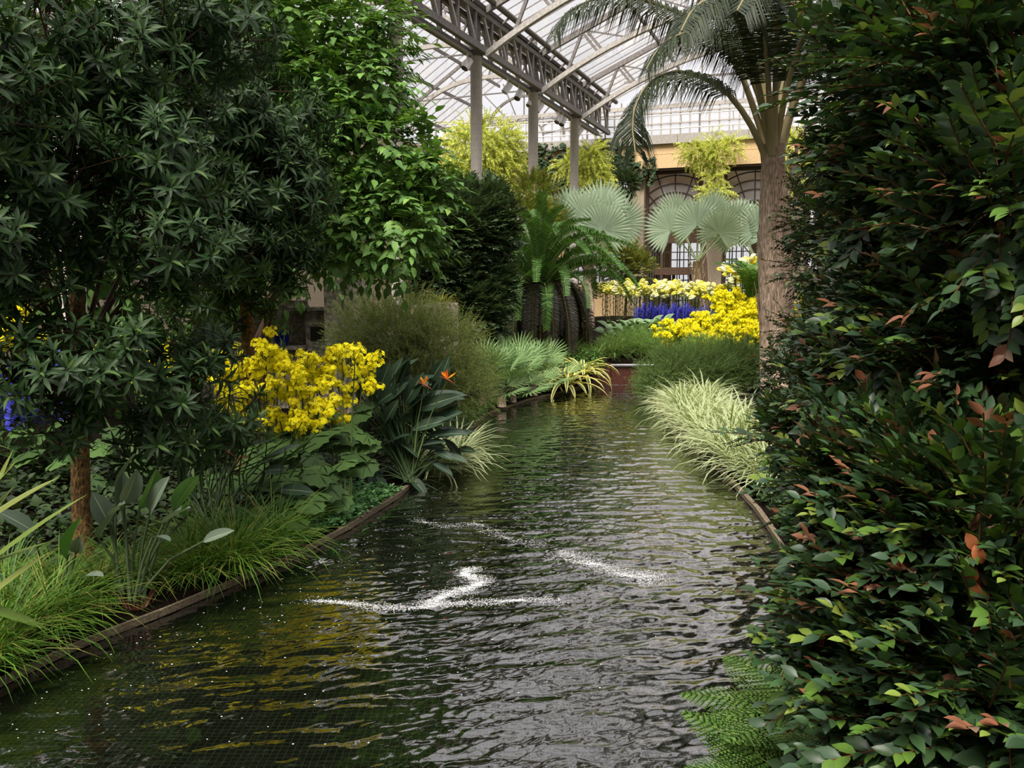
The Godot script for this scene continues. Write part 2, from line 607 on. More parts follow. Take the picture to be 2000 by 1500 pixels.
func arched_window(o: Node3D, a: float, b: float) -> void:
	var z := -0.45
	var mid := (a + b) / 2
	var half := (b - a) / 2
	var spring := 5.05
	for x in [a + 0.06, b - 0.06]:
		part(o, "jamb", box_mesh(Vector3(x - 0.06, 0.86, z - 0.1), Vector3(x + 0.06, 7.34, z + 0.1)), M.bronze)
	part(o, "head", box_mesh(Vector3(a, 7.22, z - 0.1), Vector3(b, 7.34, z + 0.1)), M.bronze)
	part(o, "transom", box_mesh(Vector3(a, 4.35, z - 0.12), Vector3(b, 4.95, z + 0.12)), M.bronze)
	for r in [[0.92, 0.13], [1.42, 0.05], [1.78, 0.05], [2.12, 0.05]]:
		var st := tool(false)
		arc(st, Vector3(mid, spring, z), r[0], 0.0, PI, r[1], half)
		part(o, "arch_ring", done(st), M.iron)
	for i in 9:
		var t := PI * (i + 0.5) / 9.0 if i != 4 else PI / 2
		var d := Vector3(cos(t), sin(t), 0)
		var out := minf(half / maxf(absf(d.x), 0.01), 2.2 / maxf(d.y, 0.01))
		part(o, "spoke", bar_mesh(Vector3(mid, spring, z) + d * 0.92, Vector3(mid, spring, z) + d * out, 0.045, 0.045), M.iron)
	for s in [-1, 1]:
		var st := tool(false)
		arc(st, Vector3(mid + s * half * 0.95, spring, z), 0.75, 0.0, PI, 0.04, 0.75)
		part(o, "side_ring", done(st), M.iron)
	# gate: tall bars, a lintel over the door
	for i in range(1, 9):
		var x := lerpf(a, b, i / 9.0)
		part(o, "upright", box_mesh(Vector3(x - 0.02, 0.86, z - 0.02), Vector3(x + 0.02, 4.35, z + 0.02)), M.iron)
	for y in [1.6, 2.4, 3.3, 3.95]:
		part(o, "rail", box_mesh(Vector3(a, y, z - 0.025), Vector3(b, y + 0.04, z + 0.025)), M.iron)
	part(o, "door_hood", box_mesh(Vector3(mid - 0.75, 3.02, z - 0.1), Vector3(mid + 0.75, 3.32, z + 0.45)), M.bronze)
	for x in [mid - 0.72, mid, mid + 0.72]:
		part(o, "door_stile", box_mesh(Vector3(x - 0.06, 0.86, z - 0.06), Vector3(x + 0.06, 3.02, z + 0.08)), M.bronze)
	for s in [[a, mid], [mid, b]]:
		part(o, "pane", box_mesh(Vector3(s[0] + 0.03, 4.95, z - 0.01), Vector3(s[1] - 0.03, 7.2, z)), M.glass)


# ---------------------------------------------------------------- the roof
func arch_y(x: float) -> float:
	var t := absf(x - 8.0)
	return sqrt(14.7 * 14.7 - t * t) - 3.46


func rafter_y(x: float) -> float:
	return 13.6 - absf(x - 8.0) * 0.44


func roof() -> void:
	var bays := [0.0, 4.2, 8.95, 13.8, 18.6, 23.4, 28.2, 33.0, 37.8, 42.6]
	for i in range(1, bays.size()):
		truss(bays[i], i)
		aisle_arch(bays[i], i)
	var r := setting("ceiling", HALL)
	var zs := [0.0, 4.2, 8.95, 13.8, 18.6, 23.4, 28.2, 33.0, 37.8, 42.6, 46.0]
	var slopes := [[Vector2(0, 10.2), Vector2(8, 13.75)], [Vector2(8, 13.75), Vector2(16, 10.2)], [Vector2(-7.6, 9.7), Vector2(-3.8, 12.2)], [Vector2(-3.8, 12.2), Vector2(0, 10.2)]]
	for s in slopes:
		var a: Vector2 = s[0]
		var b: Vector2 = s[1]
		for i in zs.size() - 1:
			for h in 2:
				var p := a.lerp(b, h * 0.5)
				var q := a.lerp(b, h * 0.5 + 0.5)
				var st := tool(false)
				quad(st, Vector3(p.x, p.y, zs[i]), Vector3(q.x, q.y, zs[i]), Vector3(q.x, q.y, zs[i + 1]), Vector3(p.x, p.y, zs[i + 1]))
				part(r, "pane", done(st), M.glass)
		var bars := tool(false)
		for i in 76:
			bar(bars, Vector3(a.x, a.y - 0.02, 0.3 + i * 0.6), Vector3(b.x, b.y - 0.02, 0.3 + i * 0.6), 0.013, 0.03)
		var gb := part(r, "glazing_bars", done(bars), M.steel)
		gb.set_meta("kind", "stuff")
		for t in [0.0, 0.36, 0.68, 1.0]:
			var p := a.lerp(b, t)
			part(r, "purlin", bar_mesh(Vector3(p.x, p.y - 0.09, 0), Vector3(p.x, p.y - 0.09, 46), 0.06, 0.12), M.steel)
	gable()


func truss(z: float, i: int) -> void:
	var o := thing("roof_beam", ["", "pale steel roof truss springing from the column beside the far wall", "pale steel roof truss springing from the middle free-standing column", "pale steel roof truss springing from the thick grey column by the golden tree", "pale steel roof truss springing from the column wrapped by the bright vine"][i] if i < 5 else "pale steel roof truss over the stream behind the vine-clad column", "truss", HALL * Transform3D(Basis(), Vector3(0, 0, z)), "arched roof trusses")
	o.set_meta("kind", "structure")
	var st := tool(false)
	var n := 28
	for k in n:
		var a := 16.0 * k / n
		var b := 16.0 * (k + 1) / n
		bar(st, Vector3(a, arch_y(a), 0), Vector3(b, arch_y(b), 0), 0.16, 0.15)
	part(o, "arched_chord", done(st), M.pale_steel)
	for s in [[0.0, 8.0], [16.0, 8.0]]:
		part(o, "rafter", bar_mesh(Vector3(s[0], rafter_y(s[0]), 0), Vector3(s[1], rafter_y(s[1]), 0), 0.12, 0.18), M.steel)
	for s in [1, -1]:
		for k in 3:
			var xb := 2.0 + k * 2.1
			var b := Vector3(8 - s * (8 - xb), arch_y(xb), 0)
			var tip := xb - 0.6 - k * 0.1
			var t := Vector3(8 - s * (8 - tip), rafter_y(tip), 0)
			for off in [-0.09, 0.09]:
				part(o, "strut", bar_mesh(b + Vector3(off, 0, 0), t + Vector3(off, 0, 0), 0.07, 0.09), M.steel)
			var lo := xb - 1.15
			part(o, "web", bar_mesh(Vector3(8 - s * (8 - lo), arch_y(lo), 0), t, 0.09, 0.09), M.steel)
			part(o, "tie", bar_mesh(t, Vector3(8 - s * (8 - (xb + 0.9)), arch_y(xb + 0.9), 0), 0.045, 0.045), M.steel)


func aisle_arch(z: float, i: int) -> void:
	var o := thing("aisle_beam", ["", "curved steel rib of the side aisle nearest the fan window", "curved steel rib of the side aisle behind the middle column", "curved steel rib of the side aisle behind the thick column"][i] if i < 4 else "curved steel rib of the side aisle hidden behind the vine", "rib", HALL * Transform3D(Basis(), Vector3(0, 0, z)), "side aisle ribs")
	o.set_meta("kind", "structure")
	var st := tool(false)
	for k in 20:
		var t0 := PI * k / 20
		var t1 := PI * (k + 1) / 20
		bar(st, Vector3(-3.85 - 3.4 * cos(t0), 8.8 + 1.9 * sin(t0), 0), Vector3(-3.85 - 3.4 * cos(t1), 8.8 + 1.9 * sin(t1), 0), 0.12, 0.15)
	part(o, "arched_chord", done(st), M.pale_steel)
	part(o, "rafter", bar_mesh(Vector3(-7.6, 9.55, 0), Vector3(-3.8, 12.05, 0), 0.08, 0.12), M.steel)
	part(o, "rafter", bar_mesh(Vector3(-3.8, 12.05, 0), Vector3(0, 10.1, 0), 0.08, 0.12), M.steel)
	for k in 7:
		var t := PI * (k + 1) / 8.0
		var b := Vector3(-3.85 - 3.4 * cos(t), 8.8 + 1.9 * sin(t), 0)
		var tx := b.x + (-0.4 if b.x < -3.85 else 0.4)
		part(o, "strut", bar_mesh(b, Vector3(tx, 12.05 - absf(tx + 3.8) * (0.66 if tx < -3.8 else 0.51), 0), 0.05, 0.05), M.steel)
	part(o, "tie_rod", bar_mesh(Vector3(-7.2, 8.85, 0), Vector3(-0.4, 8.95, 0), 0.04, 0.04), M.steel)


func gable() -> void:
	# glazed end over the cornice: a band of small sashes, then tall lights up to the roof, and a fan light over the aisle
	var g := setting("window_8", HALL)
	for y in [[8.80, 0.10], [9.30, 0.05], [9.75, 0.06], [10.0, 0.16], [11.1, 0.08]]:
		part(g, "rail", bar_mesh(Vector3(-8.4 if y[0] < 10.2 else 0.5, y[0], -0.35), Vector3(16.8 if y[0] < 10.2 else 15.5, y[0], -0.35), 0.08, y[1]), M.pale_steel if y[0] < 10.05 else M.steel)
	for i in 63:
		var x := -8.3 + i * 0.4
		part(g, "sash_bar", bar_mesh(Vector3(x, 8.78, -0.35), Vector3(x, 10.0, -0.35), 0.09 if i % 6 == 0 else 0.028, 0.06), M.steel if i % 6 == 0 else M.pale_steel)
	for i in 19:
		var x := 0.4 + i * 0.84
		part(g, "mullion", bar_mesh(Vector3(x, 10.0, -0.35), Vector3(x, rafter_y(x), -0.35), 0.05, 0.05), M.steel)
	for i in 10:
		var x := -8.3 + i * 2.52
		var top0 := 10.0
		part(g, "pane", box_mesh(Vector3(x, 8.8, -0.36), Vector3(x + 2.5, top0, -0.35)), M.glass)
	for i in 8:
		var st := tool(false)
		var a := i * 2.0
		var b := a + 2.0
		quad(st, Vector3(a, 10, -0.35), Vector3(b, 10, -0.35), Vector3(b, rafter_y(b), -0.35), Vector3(a, rafter_y(a), -0.35))
		part(g, "pane", done(st), M.glass)
	for r in [[1.85, 0.1], [0.9, 0.06]]:
		var st := tool(false)
		arc(st, Vector3(-4.0, 9.05, -0.35), r[0], 0, PI, r[1], 3.0)
		part(g, "fan_ring", done(st), M.steel)
	for i in 9:
		var t := PI * (i + 0.5) / 9
		part(g, "fan_spoke", bar_mesh(Vector3(-4.0 + 0.9 * cos(t), 9.05 + 0.9 * sin(t), -0.35), Vector3(-4.0 + 2.9 * cos(t), 9.05 + 2.6 * sin(t), -0.35), 0.05, 0.05), M.steel)
	# pipe rails in front of the sashes
	for y in [9.0, 9.55]:
		var p := thing("pipe_rail", "thin white pipe rail in front of the high sashes, " + ("just above the cornice" if y < 9.2 else "upper of the two"), "rail", HALL)
		part(p, "pipe", tube_mesh([Vector3(-8.2, y, 0.1), Vector3(16.5, y, 0.1)], [0.025, 0.025], 6), M.white)
		for i in 12:
			part(p, "bracket", bar_mesh(Vector3(-7.5 + i * 2.1, y, 0.1), Vector3(-7.5 + i * 2.1, y - 0.3, -0.1), 0.03, 0.03), M.white)


# ---------------------------------------------------------------- girder, columns, spotlights
func girder() -> void:
	var zs := [4.2, 8.95, 13.8, 18.6, 23.4, 28.2]
	var who := ["slim grey column rising behind the silver fan palm", "grey column between the two others, over the round mottled bush", "thick grey column standing before the golden weeping tree", "grey column half hidden by the bright vine", "grey column buried in the vine behind the dark tree", "grey column behind the dark tree canopy"]
	for i in zs.size():
		var c := thing("column", who[i], "column", HALL * Transform3D(Basis(), Vector3(-0.3, 0.5, zs[i])))
		part(c, "shaft", tube_mesh([Vector3.ZERO, Vector3(0, 8.4, 0)], [0.165, 0.165], 24), M.column)
		part(c, "cap", tube_mesh([Vector3(0, 8.35, 0), Vector3(0, 8.45, 0), Vector3(0, 8.5, 0)], [0.17, 0.24, 0.24], 20), M.steel)
		part(c, "upper_post", tube_mesh([Vector3(0, 8.45, 0), Vector3(0, 10.1, 0)], [0.13, 0.13], 12), M.steel)
	var g := thing("lattice_beam", "long grey steel lattice girder carried on the row of columns", "girder", HALL)
	g.set_meta("kind", "structure")
	for x in [-0.55, -0.05]:
		part(g, "bottom_chord", bar_mesh(Vector3(x, 9.0, 0), Vector3(x, 9.0, 45), 0.14, 0.18), M.steel)
		part(g, "top_chord", bar_mesh(Vector3(x, 9.95, 0), Vector3(x, 9.95, 45), 0.12, 0.14), M.steel)
		for i in 38:
			var z := 0.3 + i * 1.18
			part(g, "lattice_post", bar_mesh(Vector3(x, 9.05, z), Vector3(x, 9.95, z), 0.09, 0.09), M.steel)
			part(g, "lattice_diagonal", bar_mesh(Vector3(x, 9.05, z), Vector3(x, 9.95, z + 0.62), 0.07, 0.08), M.pale_steel)
	part(g, "gutter", tube_mesh([Vector3(0.25, 10.25, 0), Vector3(0.25, 10.25, 45)], [0.09, 0.09], 10), M.steel)
	part(g, "top_plate", bar_mesh(Vector3(-0.3, 10.12, 0), Vector3(-0.3, 10.12, 45), 0.5, 0.06), M.steel)
	for i in 40:
		part(g, "gutter_bracket", bar_mesh(Vector3(-0.05, 9.98, 0.5 + i * 1.1), Vector3(0.25, 10.2, 0.5 + i * 1.1), 0.05, 0.05), M.steel)
	part(g, "lamp_rail", bar_mesh(Vector3(-0.35, 8.86, 0), Vector3(-0.35, 8.86, 45), 0.05, 0.06), M.pale_steel)
	var spots := [14.3, 13.6, 11.2, 10.2, 9.0, 8.6, 8.15, 6.0, 5.5, 3.9, 3.3]
	for i in spots.size():
		var s := thing("spotlight", "small white cylinder spotlight hanging under the lattice girder", "spotlight", HALL * Transform3D(Basis(Vector3.UP, rnd(-0.5, 0.5)), Vector3(-0.35, 8.55, spots[i])), "white spotlights under the girder")
		part(s, "yoke", bar_mesh(Vector3(0, 0, 0), Vector3(0, 0.3, 0), 0.04, 0.04), M.white)
		var t := Vector3(-0.3, -0.75, 0.45).normalized()
		part(s, "housing", tube_mesh([-t * 0.16, -t * 0.14, t * 0.18], [0.07, 0.105, 0.11], 14), M.white)
		part(s, "lens", tube_mesh([t * 0.181, t * 0.186], [0.095, 0.095], 14), M.black)


# ---------------------------------------------------------------- where the plants stand: x, y, z (and radii) in metres
const DARK_TREE := [[-3.22, 3.89, -6.2, 0.53, 0.53, 0.53], [-2.83, 3.91, -6.8, 0.66, 0.66, 0.66], [-3.1, 3.02, -6.0, 0.48, 0.48, 0.48], [-2.59, 3.1, -6.6, 0.53, 0.53, 0.53], [-3.27, 2.25, -6, 0.38, 0.38, 0.38], [-2.43, 2.51, -6.4, 0.4, 0.4, 0.4], [-3.01, 2.69, -6.5, 0.33, 0.33, 0.33], [-2.93, 1.65, -5.8, 0.33, 0.33, 0.33], [-2.58, 1.77, -6.0, 0.31, 0.31, 0.31], [-2.43, 1.5, -6.3, 0.32, 0.32, 0.32], [-2.24, 1.2, -6.8, 0.27, 0.27, 0.27], [-2.51, 1.18, -6.2, 0.21, 0.21, 0.21], [-2.93, 1.37, -5.9, 0.2, 0.2, 0.2], [-2.34, 1.75, -6.8, 0.27, 0.27, 0.27], [-3.15, 1.74, -5.6, 0.22, 0.22, 0.22], [-2.38, 4.32, -7.2, 0.58, 0.58, 0.58], [-3.31, 3.36, -5.6, 0.51, 0.51, 0.51], [-3.36, 2.44, -5.6, 0.48, 0.48, 0.48]]
const SECOND_TREE := [[-2.87, 3.58, -9, 0.72, 0.72, 0.72], [-2.48, 3.2, -9.2, 0.68, 0.68, 0.68], [-2.7, 2.73, -9, 0.62, 0.62, 0.62], [-2.24, 2.64, -9.2, 0.32, 0.32, 0.32], [-2.34, 3.81, -9.5, 0.54, 0.54, 0.54], [-2.8, 4.17, -9, 0.67, 0.67, 0.67], [-2.15, 3.51, -9.6, 0.27, 0.27, 0.27], [-3.17, 2.28, -9.3, 0.48, 0.48, 0.48], [-2.56, 2.39, -9.4, 0.32, 0.32, 0.32], [-3.55, 3.92, -9.5, 0.81, 0.81, 0.81], [-3.79, 2.87, -9.6, 0.66, 0.66, 0.66]]
const VINE := [[-2.8, 5.46, -11.5, 0.92, 0.92, 0.92], [-2.04, 5.21, -11.5, 0.72, 0.72, 0.72], [-2.24, 4.53, -11.2, 0.7, 0.7, 0.7], [-1.68, 4.72, -11, 0.38, 0.38, 0.38], [-1.85, 3.89, -11, 0.63, 0.63, 0.63], [-1.39, 3.89, -11, 0.47, 0.47, 0.47], [-1.14, 3.4, -11, 0.38, 0.38, 0.38], [-1.52, 3.08, -10.8, 0.56, 0.56, 0.56], [-2.1, 3.2, -10.8, 0.52, 0.52, 0.52], [-1.26, 2.86, -10.6, 0.3, 0.3, 0.3], [-1.8, 2.83, -10.6, 0.3, 0.3, 0.3], [-0.99, 3.7, -11, 0.22, 0.22, 0.22], [-2.45, 3.84, -11.5, 0.66, 0.66, 0.66], [-3.31, 5.27, -11.5, 0.79, 0.79, 0.79], [-1.7, 5.55, -11.4, 0.26, 0.26, 0.26]]
const BACK_CLIMBER := [[-7.0, 5.49, -14, 2.56, 2.56, 1.02], [-4.42, 5.99, -14.5, 2.73, 2.73, 1.09], [-6.73, 2.95, -14, 2.24, 2.24, 0.9], [-4.25, 3.38, -14.5, 1.49, 1.49, 0.6], [-8.37, 4.19, -13, 2.23, 2.23, 0.89]]
const AIRY := [[-1.68, 1.44, -14, 0.76, 0.76, 0.76], [-2.16, 1.52, -14, 0.6, 0.6, 0.6], [-1.11, 1.22, -13.8, 0.67, 0.67, 0.67], [-0.78, 0.77, -13.5, 0.46, 0.46, 0.46], [-1.56, 0.92, -13.6, 0.62, 0.62, 0.62]]
const HEDGE := [[-1.18, 3.53, -19, 0.92, 0.97, 0.92], [-1.29, 2.58, -19, 0.87, 0.87, 0.87], [-0.54, 3.66, -19.2, 0.6, 0.84, 0.6], [-0.55, 2.36, -19.2, 0.6, 0.6, 0.6], [-0.86, 1.83, -18.8, 0.7, 0.7, 0.7], [-1.5, 3.75, -19, 0.65, 0.65, 0.65], [-1.61, 3.0, -19, 0.54, 0.54, 0.54]]
const ASPARAGUS := [[4.03, 0.54, -19, 0.74, 0.53, 0.74], [3.34, 0.48, -18.8, 0.56, 0.56, 0.56], [4.79, 0.56, -19.2, 0.6, 0.6, 0.6], [2.94, 0.32, -18.6, 0.34, 0.34, 0.34], [5.23, 0.52, -19, 0.46, 0.46, 0.46]]
const GOLD_ONE := [[-1.11, 7.26, -33, 1.23, 1.23, 1.23], [-0.28, 7.07, -33, 0.75, 1.06, 0.75], [-1.85, 7.07, -33, 0.85, 0.85, 0.85], [-2.19, 6.29, -32.5, 0.65, 0.65, 0.65], [-0.74, 6.35, -33, 1.04, 1.04, 1.04], [-0.18, 7.8, -33, 0.41, 0.41, 0.41], [-1.3, 5.8, -33, 0.94, 0.94, 0.94]]
const GOLD_TWO := [[3.05, 7.36, -36.3, 0.62, 0.62, 0.62], [3.26, 6.56, -36.3, 0.58, 0.76, 0.58], [2.24, 7.26, -36.3, 0.37, 0.37, 0.37], [3.35, 7.76, -36.3, 0.37, 0.37, 0.37]]
const GOLD_THREE := [[7.42, 7.76, -36.3, 0.39, 0.39, 0.39], [8.13, 7.76, -36.3, 0.39, 0.39, 0.39], [8.73, 8.06, -36.3, 0.31, 0.31, 0.31], [7.93, 7.4, -36.3, 0.37, 0.37, 0.37], [7.11, 7.96, -36.3, 0.33, 0.33, 0.33], [7.92, 8.26, -36.3, 0.29, 0.29, 0.29], [7.98, 6.73, -36, 0.33, 0.33, 0.33], [7.91, 5.99, -35.6, 0.45, 0.45, 0.45]]
const GOLD_FOUR := [[10.37, 7.41, -34, 0.58, 0.76, 0.58], [10.69, 6.47, -34, 0.54, 0.54, 0.54]]
const MOTTLED := [[0.71, 5.18, -28, 0.67, 0.67, 0.67], [0.46, 4.4, -27, 0.69, 0.69, 0.69], [0.91, 4.25, -27, 0.62, 0.62, 0.62], [-0.14, 3.68, -25, 0.43, 0.43, 0.43]]
const DARK_BALL := [[4.64, 6.67, -37.2, 0.43, 0.47, 0.43]]
const GREEN_BANK := [[3.96, 3.3, -32.5, 0.78, 0.78, 0.78], [4.51, 3.12, -32.5, 0.59, 0.59, 0.59], [3.44, 3.73, -32, 0.66, 0.66, 0.66]]
const RIGHT_UPPER := [[1.75, 3.2, -4.0, 0.41, 0.41, 0.41], [1.76, 3.0, -3.4, 0.41, 0.41, 0.41], [1.75, 2.96, -4.2, 0.26, 0.26, 0.26], [1.81, 2.72, -3.8, 0.37, 0.37, 0.37], [1.66, 2.49, -3.0, 0.31, 0.31, 0.31], [1.7, 3.44, -4.3, 0.15, 0.15, 0.15], [1.78, 2.58, -4.1, 0.26, 0.26, 0.26], [1.95, 2.78, -3.2, 0.4, 0.4, 0.4]]
const RIGHT_MIDDLE := [[1.95, 2.08, -4.6, 0.29, 0.29, 0.29], [1.84, 2.15, -3.8, 0.35, 0.35, 0.35], [1.87, 1.78, -4.8, 0.23, 0.23, 0.23], [1.76, 1.97, -3.2, 0.33, 0.33, 0.33], [1.79, 1.73, -4.0, 0.34, 0.34, 0.34], [1.84, 1.56, -5.0, 0.23, 0.23, 0.23], [1.78, 1.35, -5.4, 0.2, 0.2, 0.2], [1.77, 1.66, -3.3, 0.28, 0.28, 0.28], [1.62, 1.31, -5.6, 0.11, 0.11, 0.11], [1.66, 1.21, -4.7, 0.16, 0.16, 0.16], [1.48, 1.14, -4.3, 0.1, 0.1, 0.1]]
const RIGHT_LOWER := [[1.36, 1.47, -3.3, 0.2, 0.2, 0.2], [1.45, 1.46, -3.0, 0.27, 0.27, 0.27], [1.51, 1.45, -2.7, 0.27, 0.27, 0.27], [1.31, 1.23, -3.3, 0.15, 0.15, 0.15], [1.32, 1.14, -3.0, 0.22, 0.22, 0.22], [1.4, 1.16, -2.7, 0.26, 0.26, 0.26], [1.23, 0.99, -3.3, 0.09, 0.09, 0.09], [1.25, 0.86, -3.0, 0.19, 0.19, 0.19], [1.3, 0.88, -2.7, 0.25, 0.25, 0.25], [1.44, 1.01, -2.5, 0.27, 0.27, 0.27], [1.16, 0.89, -3.1, 0.06, 0.06, 0.06], [1.21, 1.4, -3.4, 0.07, 0.07, 0.07]]
const RIGHT_FAR := [[4.06, 3.24, -12, 0.45, 0.45, 0.45], [4.01, 2.57, -12, 0.38, 0.38, 0.38], [4.27, 3.98, -12.5, 0.43, 0.43, 0.43], [4.16, 2.94, -11.5, 0.46, 0.46, 0.46], [3.64, 1.79, -11, 0.35, 0.35, 0.35], [3.4, 1.45, -10.6, 0.3, 0.3, 0.3], [3.16, 1.22, -10.4, 0.24, 0.24, 0.24], [4.01, 2.04, -11, 0.44, 0.44, 0.44], [4.73, 3.38, -12, 0.62, 0.62, 0.62], [4.77, 2.3, -12, 0.62, 0.62, 0.62]]
const YELLOW_MASS := [[4.46, 1.35, -23, 0.5, 0.5, 0.5], [5.23, 1.53, -23.5, 0.6, 0.6, 0.6], [6.02, 1.72, -24, 0.69, 0.69, 0.69], [6.13, 2.2, -24.5, 0.49, 0.49, 0.49], [6.17, 1.35, -23, 0.46, 0.46, 0.46], [5.16, 1.24, -22.6, 0.52, 0.52, 0.52]]
const HEADS := [[-2.46, 1.72, -8.96], [-2.5, 1.61, -8.81], [-2.38, 1.55, -9.14], [-2.24, 1.36, -8.87], [-2.44, 1.35, -8.77], [-2.15, 1.47, -9.14], [-2.1, 1.44, -9.71], [-1.95, 1.41, -9.58], [-1.81, 1.58, -9.54], [-1.57, 1.61, -8.94], [-2.13, 1.27, -9.29], [-1.86, 1.22, -9.0], [-2.2, 1.11, -8.89], [-2.03, 1.0, -8.82], [-2.34, 1.02, -8.94], [-2.36, 0.77, -9.72], [-1.91, 1.02, -9.61], [-2.86, 1.19, -9.59], [-2.92, 0.99, -9.58], [-2.73, 1.46, -8.91], [-2.9, 1.56, -9.04], [-3.31, 1.45, -9.39], [-3.48, 1.58, -9.51], [-4.06, 1.57, -9.64], [-4.12, 1.73, -9.67], [-2.97, 1.62, -8.8], [-3.09, 1.34, -9.37], [-4.11, 1.42, -9.44], [-4.4, 1.59, -9.26], [-3.53, 1.77, -8.9], [-2.01, 1.3, -9.22], [-2.14, 1.57, -8.8], [-2.6, 1.11, -9.73], [-1.94, 1.26, -9.65], [-2.68, 1.0, -9.3], [-1.97, 1.14, -9.03], [-1.63, 1.29, -9.7]]
const HEADS_FAR := [[-5.53, 1.94, -10], [-5.6, 1.74, -10.2], [-5.68, 1.83, -10.1], [-5.34, 1.78, -9.9], [-5.69, 1.88, -10.4]]
const LOBED := [[-2.34, 0.69, -8.9], [-2.03, 0.81, -8.8], [-1.85, 0.85, -8.9], [-1.68, 0.71, -9.1], [-1.87, 0.66, -8.5], [-1.62, 0.61, -8.5], [-1.53, 0.63, -8.8], [-2.14, 0.53, -8.4], [-1.9, 0.52, -8.2], [-1.71, 0.47, -8.2], [-1.95, 0.42, -8.0], [-2.11, 0.39, -7.9], [-2.33, 0.47, -8.2], [-1.62, 0.35, -8.3], [-1.66, 0.84, -9.3], [-2.13, 0.33, -7.6], [-1.95, 0.28, -7.6], [-1.82, 0.35, -7.8], [-2.35, 0.37, -7.6], [-2.62, 0.52, -8.2], [-4.87, 0.85, -9.6], [-5.1, 0.7, -9.5], [-5.47, 0.94, -9.8], [-5.0, 0.58, -9.2], [-4.64, 0.51, -9], [-4.16, 0.67, -9], [-3.95, 0.78, -9], [-4.19, 0.4, -8.8], [-3.95, 1.05, -9.8], [-1.95, 0.99, -9.4], [-2.34, 0.75, -9.2], [-2.09, 0.67, -8.7], [-1.66, 0.96, -9.6], [-1.49, 0.75, -9.2], [-2.7, 0.73, -9.0], [-2.55, 0.6, -8.8], [-2.14, 0.52, -8.1], [-1.79, 0.42, -8.0], [-5.13, 1.05, -9.8], [-3.64, 0.59, -8.6]]
const PADDLES := [[[-2.66, 0.12, -5.97], [-2.66, 0.9, -5.92], [-2.46, 1.16, -5.82], 0.1, 0], [[-2.63, 0.12, -5.92], [-2.59, 0.81, -5.87], [-2.45, 1.07, -5.77], 0.15, 0], [[-2.63, 0.12, -5.95], [-2.5, 0.77, -5.9], [-2.34, 1.07, -5.8], 0.17, 1], [[-2.59, 0.12, -5.92], [-2.42, 0.75, -5.87], [-2.23, 1.02, -5.77], 0.12, 0], [[-2.58, 0.12, -5.95], [-2.27, 0.75, -5.9], [-2.06, 1.01, -5.8], 0.14, 1], [[-2.56, 0.12, -5.89], [-2.32, 0.68, -5.84], [-2.09, 0.81, -5.74], 0.13, 0], [[-2.64, 0.12, -5.89], [-2.68, 0.68, -5.84], [-2.74, 0.92, -5.74], 0.16, 0], [[-2.64, 0.12, -5.87], [-2.74, 0.58, -5.82], [-2.58, 0.78, -5.72], 0.1, 0], [[-2.54, 0.12, -5.89], [-2.06, 0.56, -5.84], [-1.81, 0.66, -5.74], 0.09, 0], [[-2.56, 0.12, -5.87], [-2.39, 0.59, -5.82], [-2.23, 0.59, -5.72], 0.09, 0], [[-2.65, 0.12, -5.97], [-2.63, 0.78, -5.92], [-2.56, 1.04, -5.82], 0.12, 0], [[-2.6, 0.12, -5.89], [-2.66, 0.73, -5.84], [-2.52, 0.84, -5.74], 0.12, 0], [[-2.96, 0.12, -5.77], [-2.91, 0.48, -5.72], [-2.74, 0.79, -5.62], 0.16, 1], [[-2.97, 0.12, -5.77], [-2.85, 0.52, -5.72], [-2.77, 0.66, -5.62], 0.1, 0], [[-3.14, 0.12, -5.87], [-3.17, 0.63, -5.82], [-3.35, 0.79, -5.72], 0.13, 0], [[-2.61, 0.12, -5.91], [-2.17, 0.72, -5.86], [-2.1, 0.87, -5.76], 0.1, 1], [[-2.94, 0.12, -5.67], [-2.77, 0.38, -5.62], [-2.58, 0.42, -5.52], 0.09, 0], [[-3.25, 0.12, -5.87], [-3.32, 0.24, -5.82], [-3.42, 0.36, -5.72], 0.12, 0]]
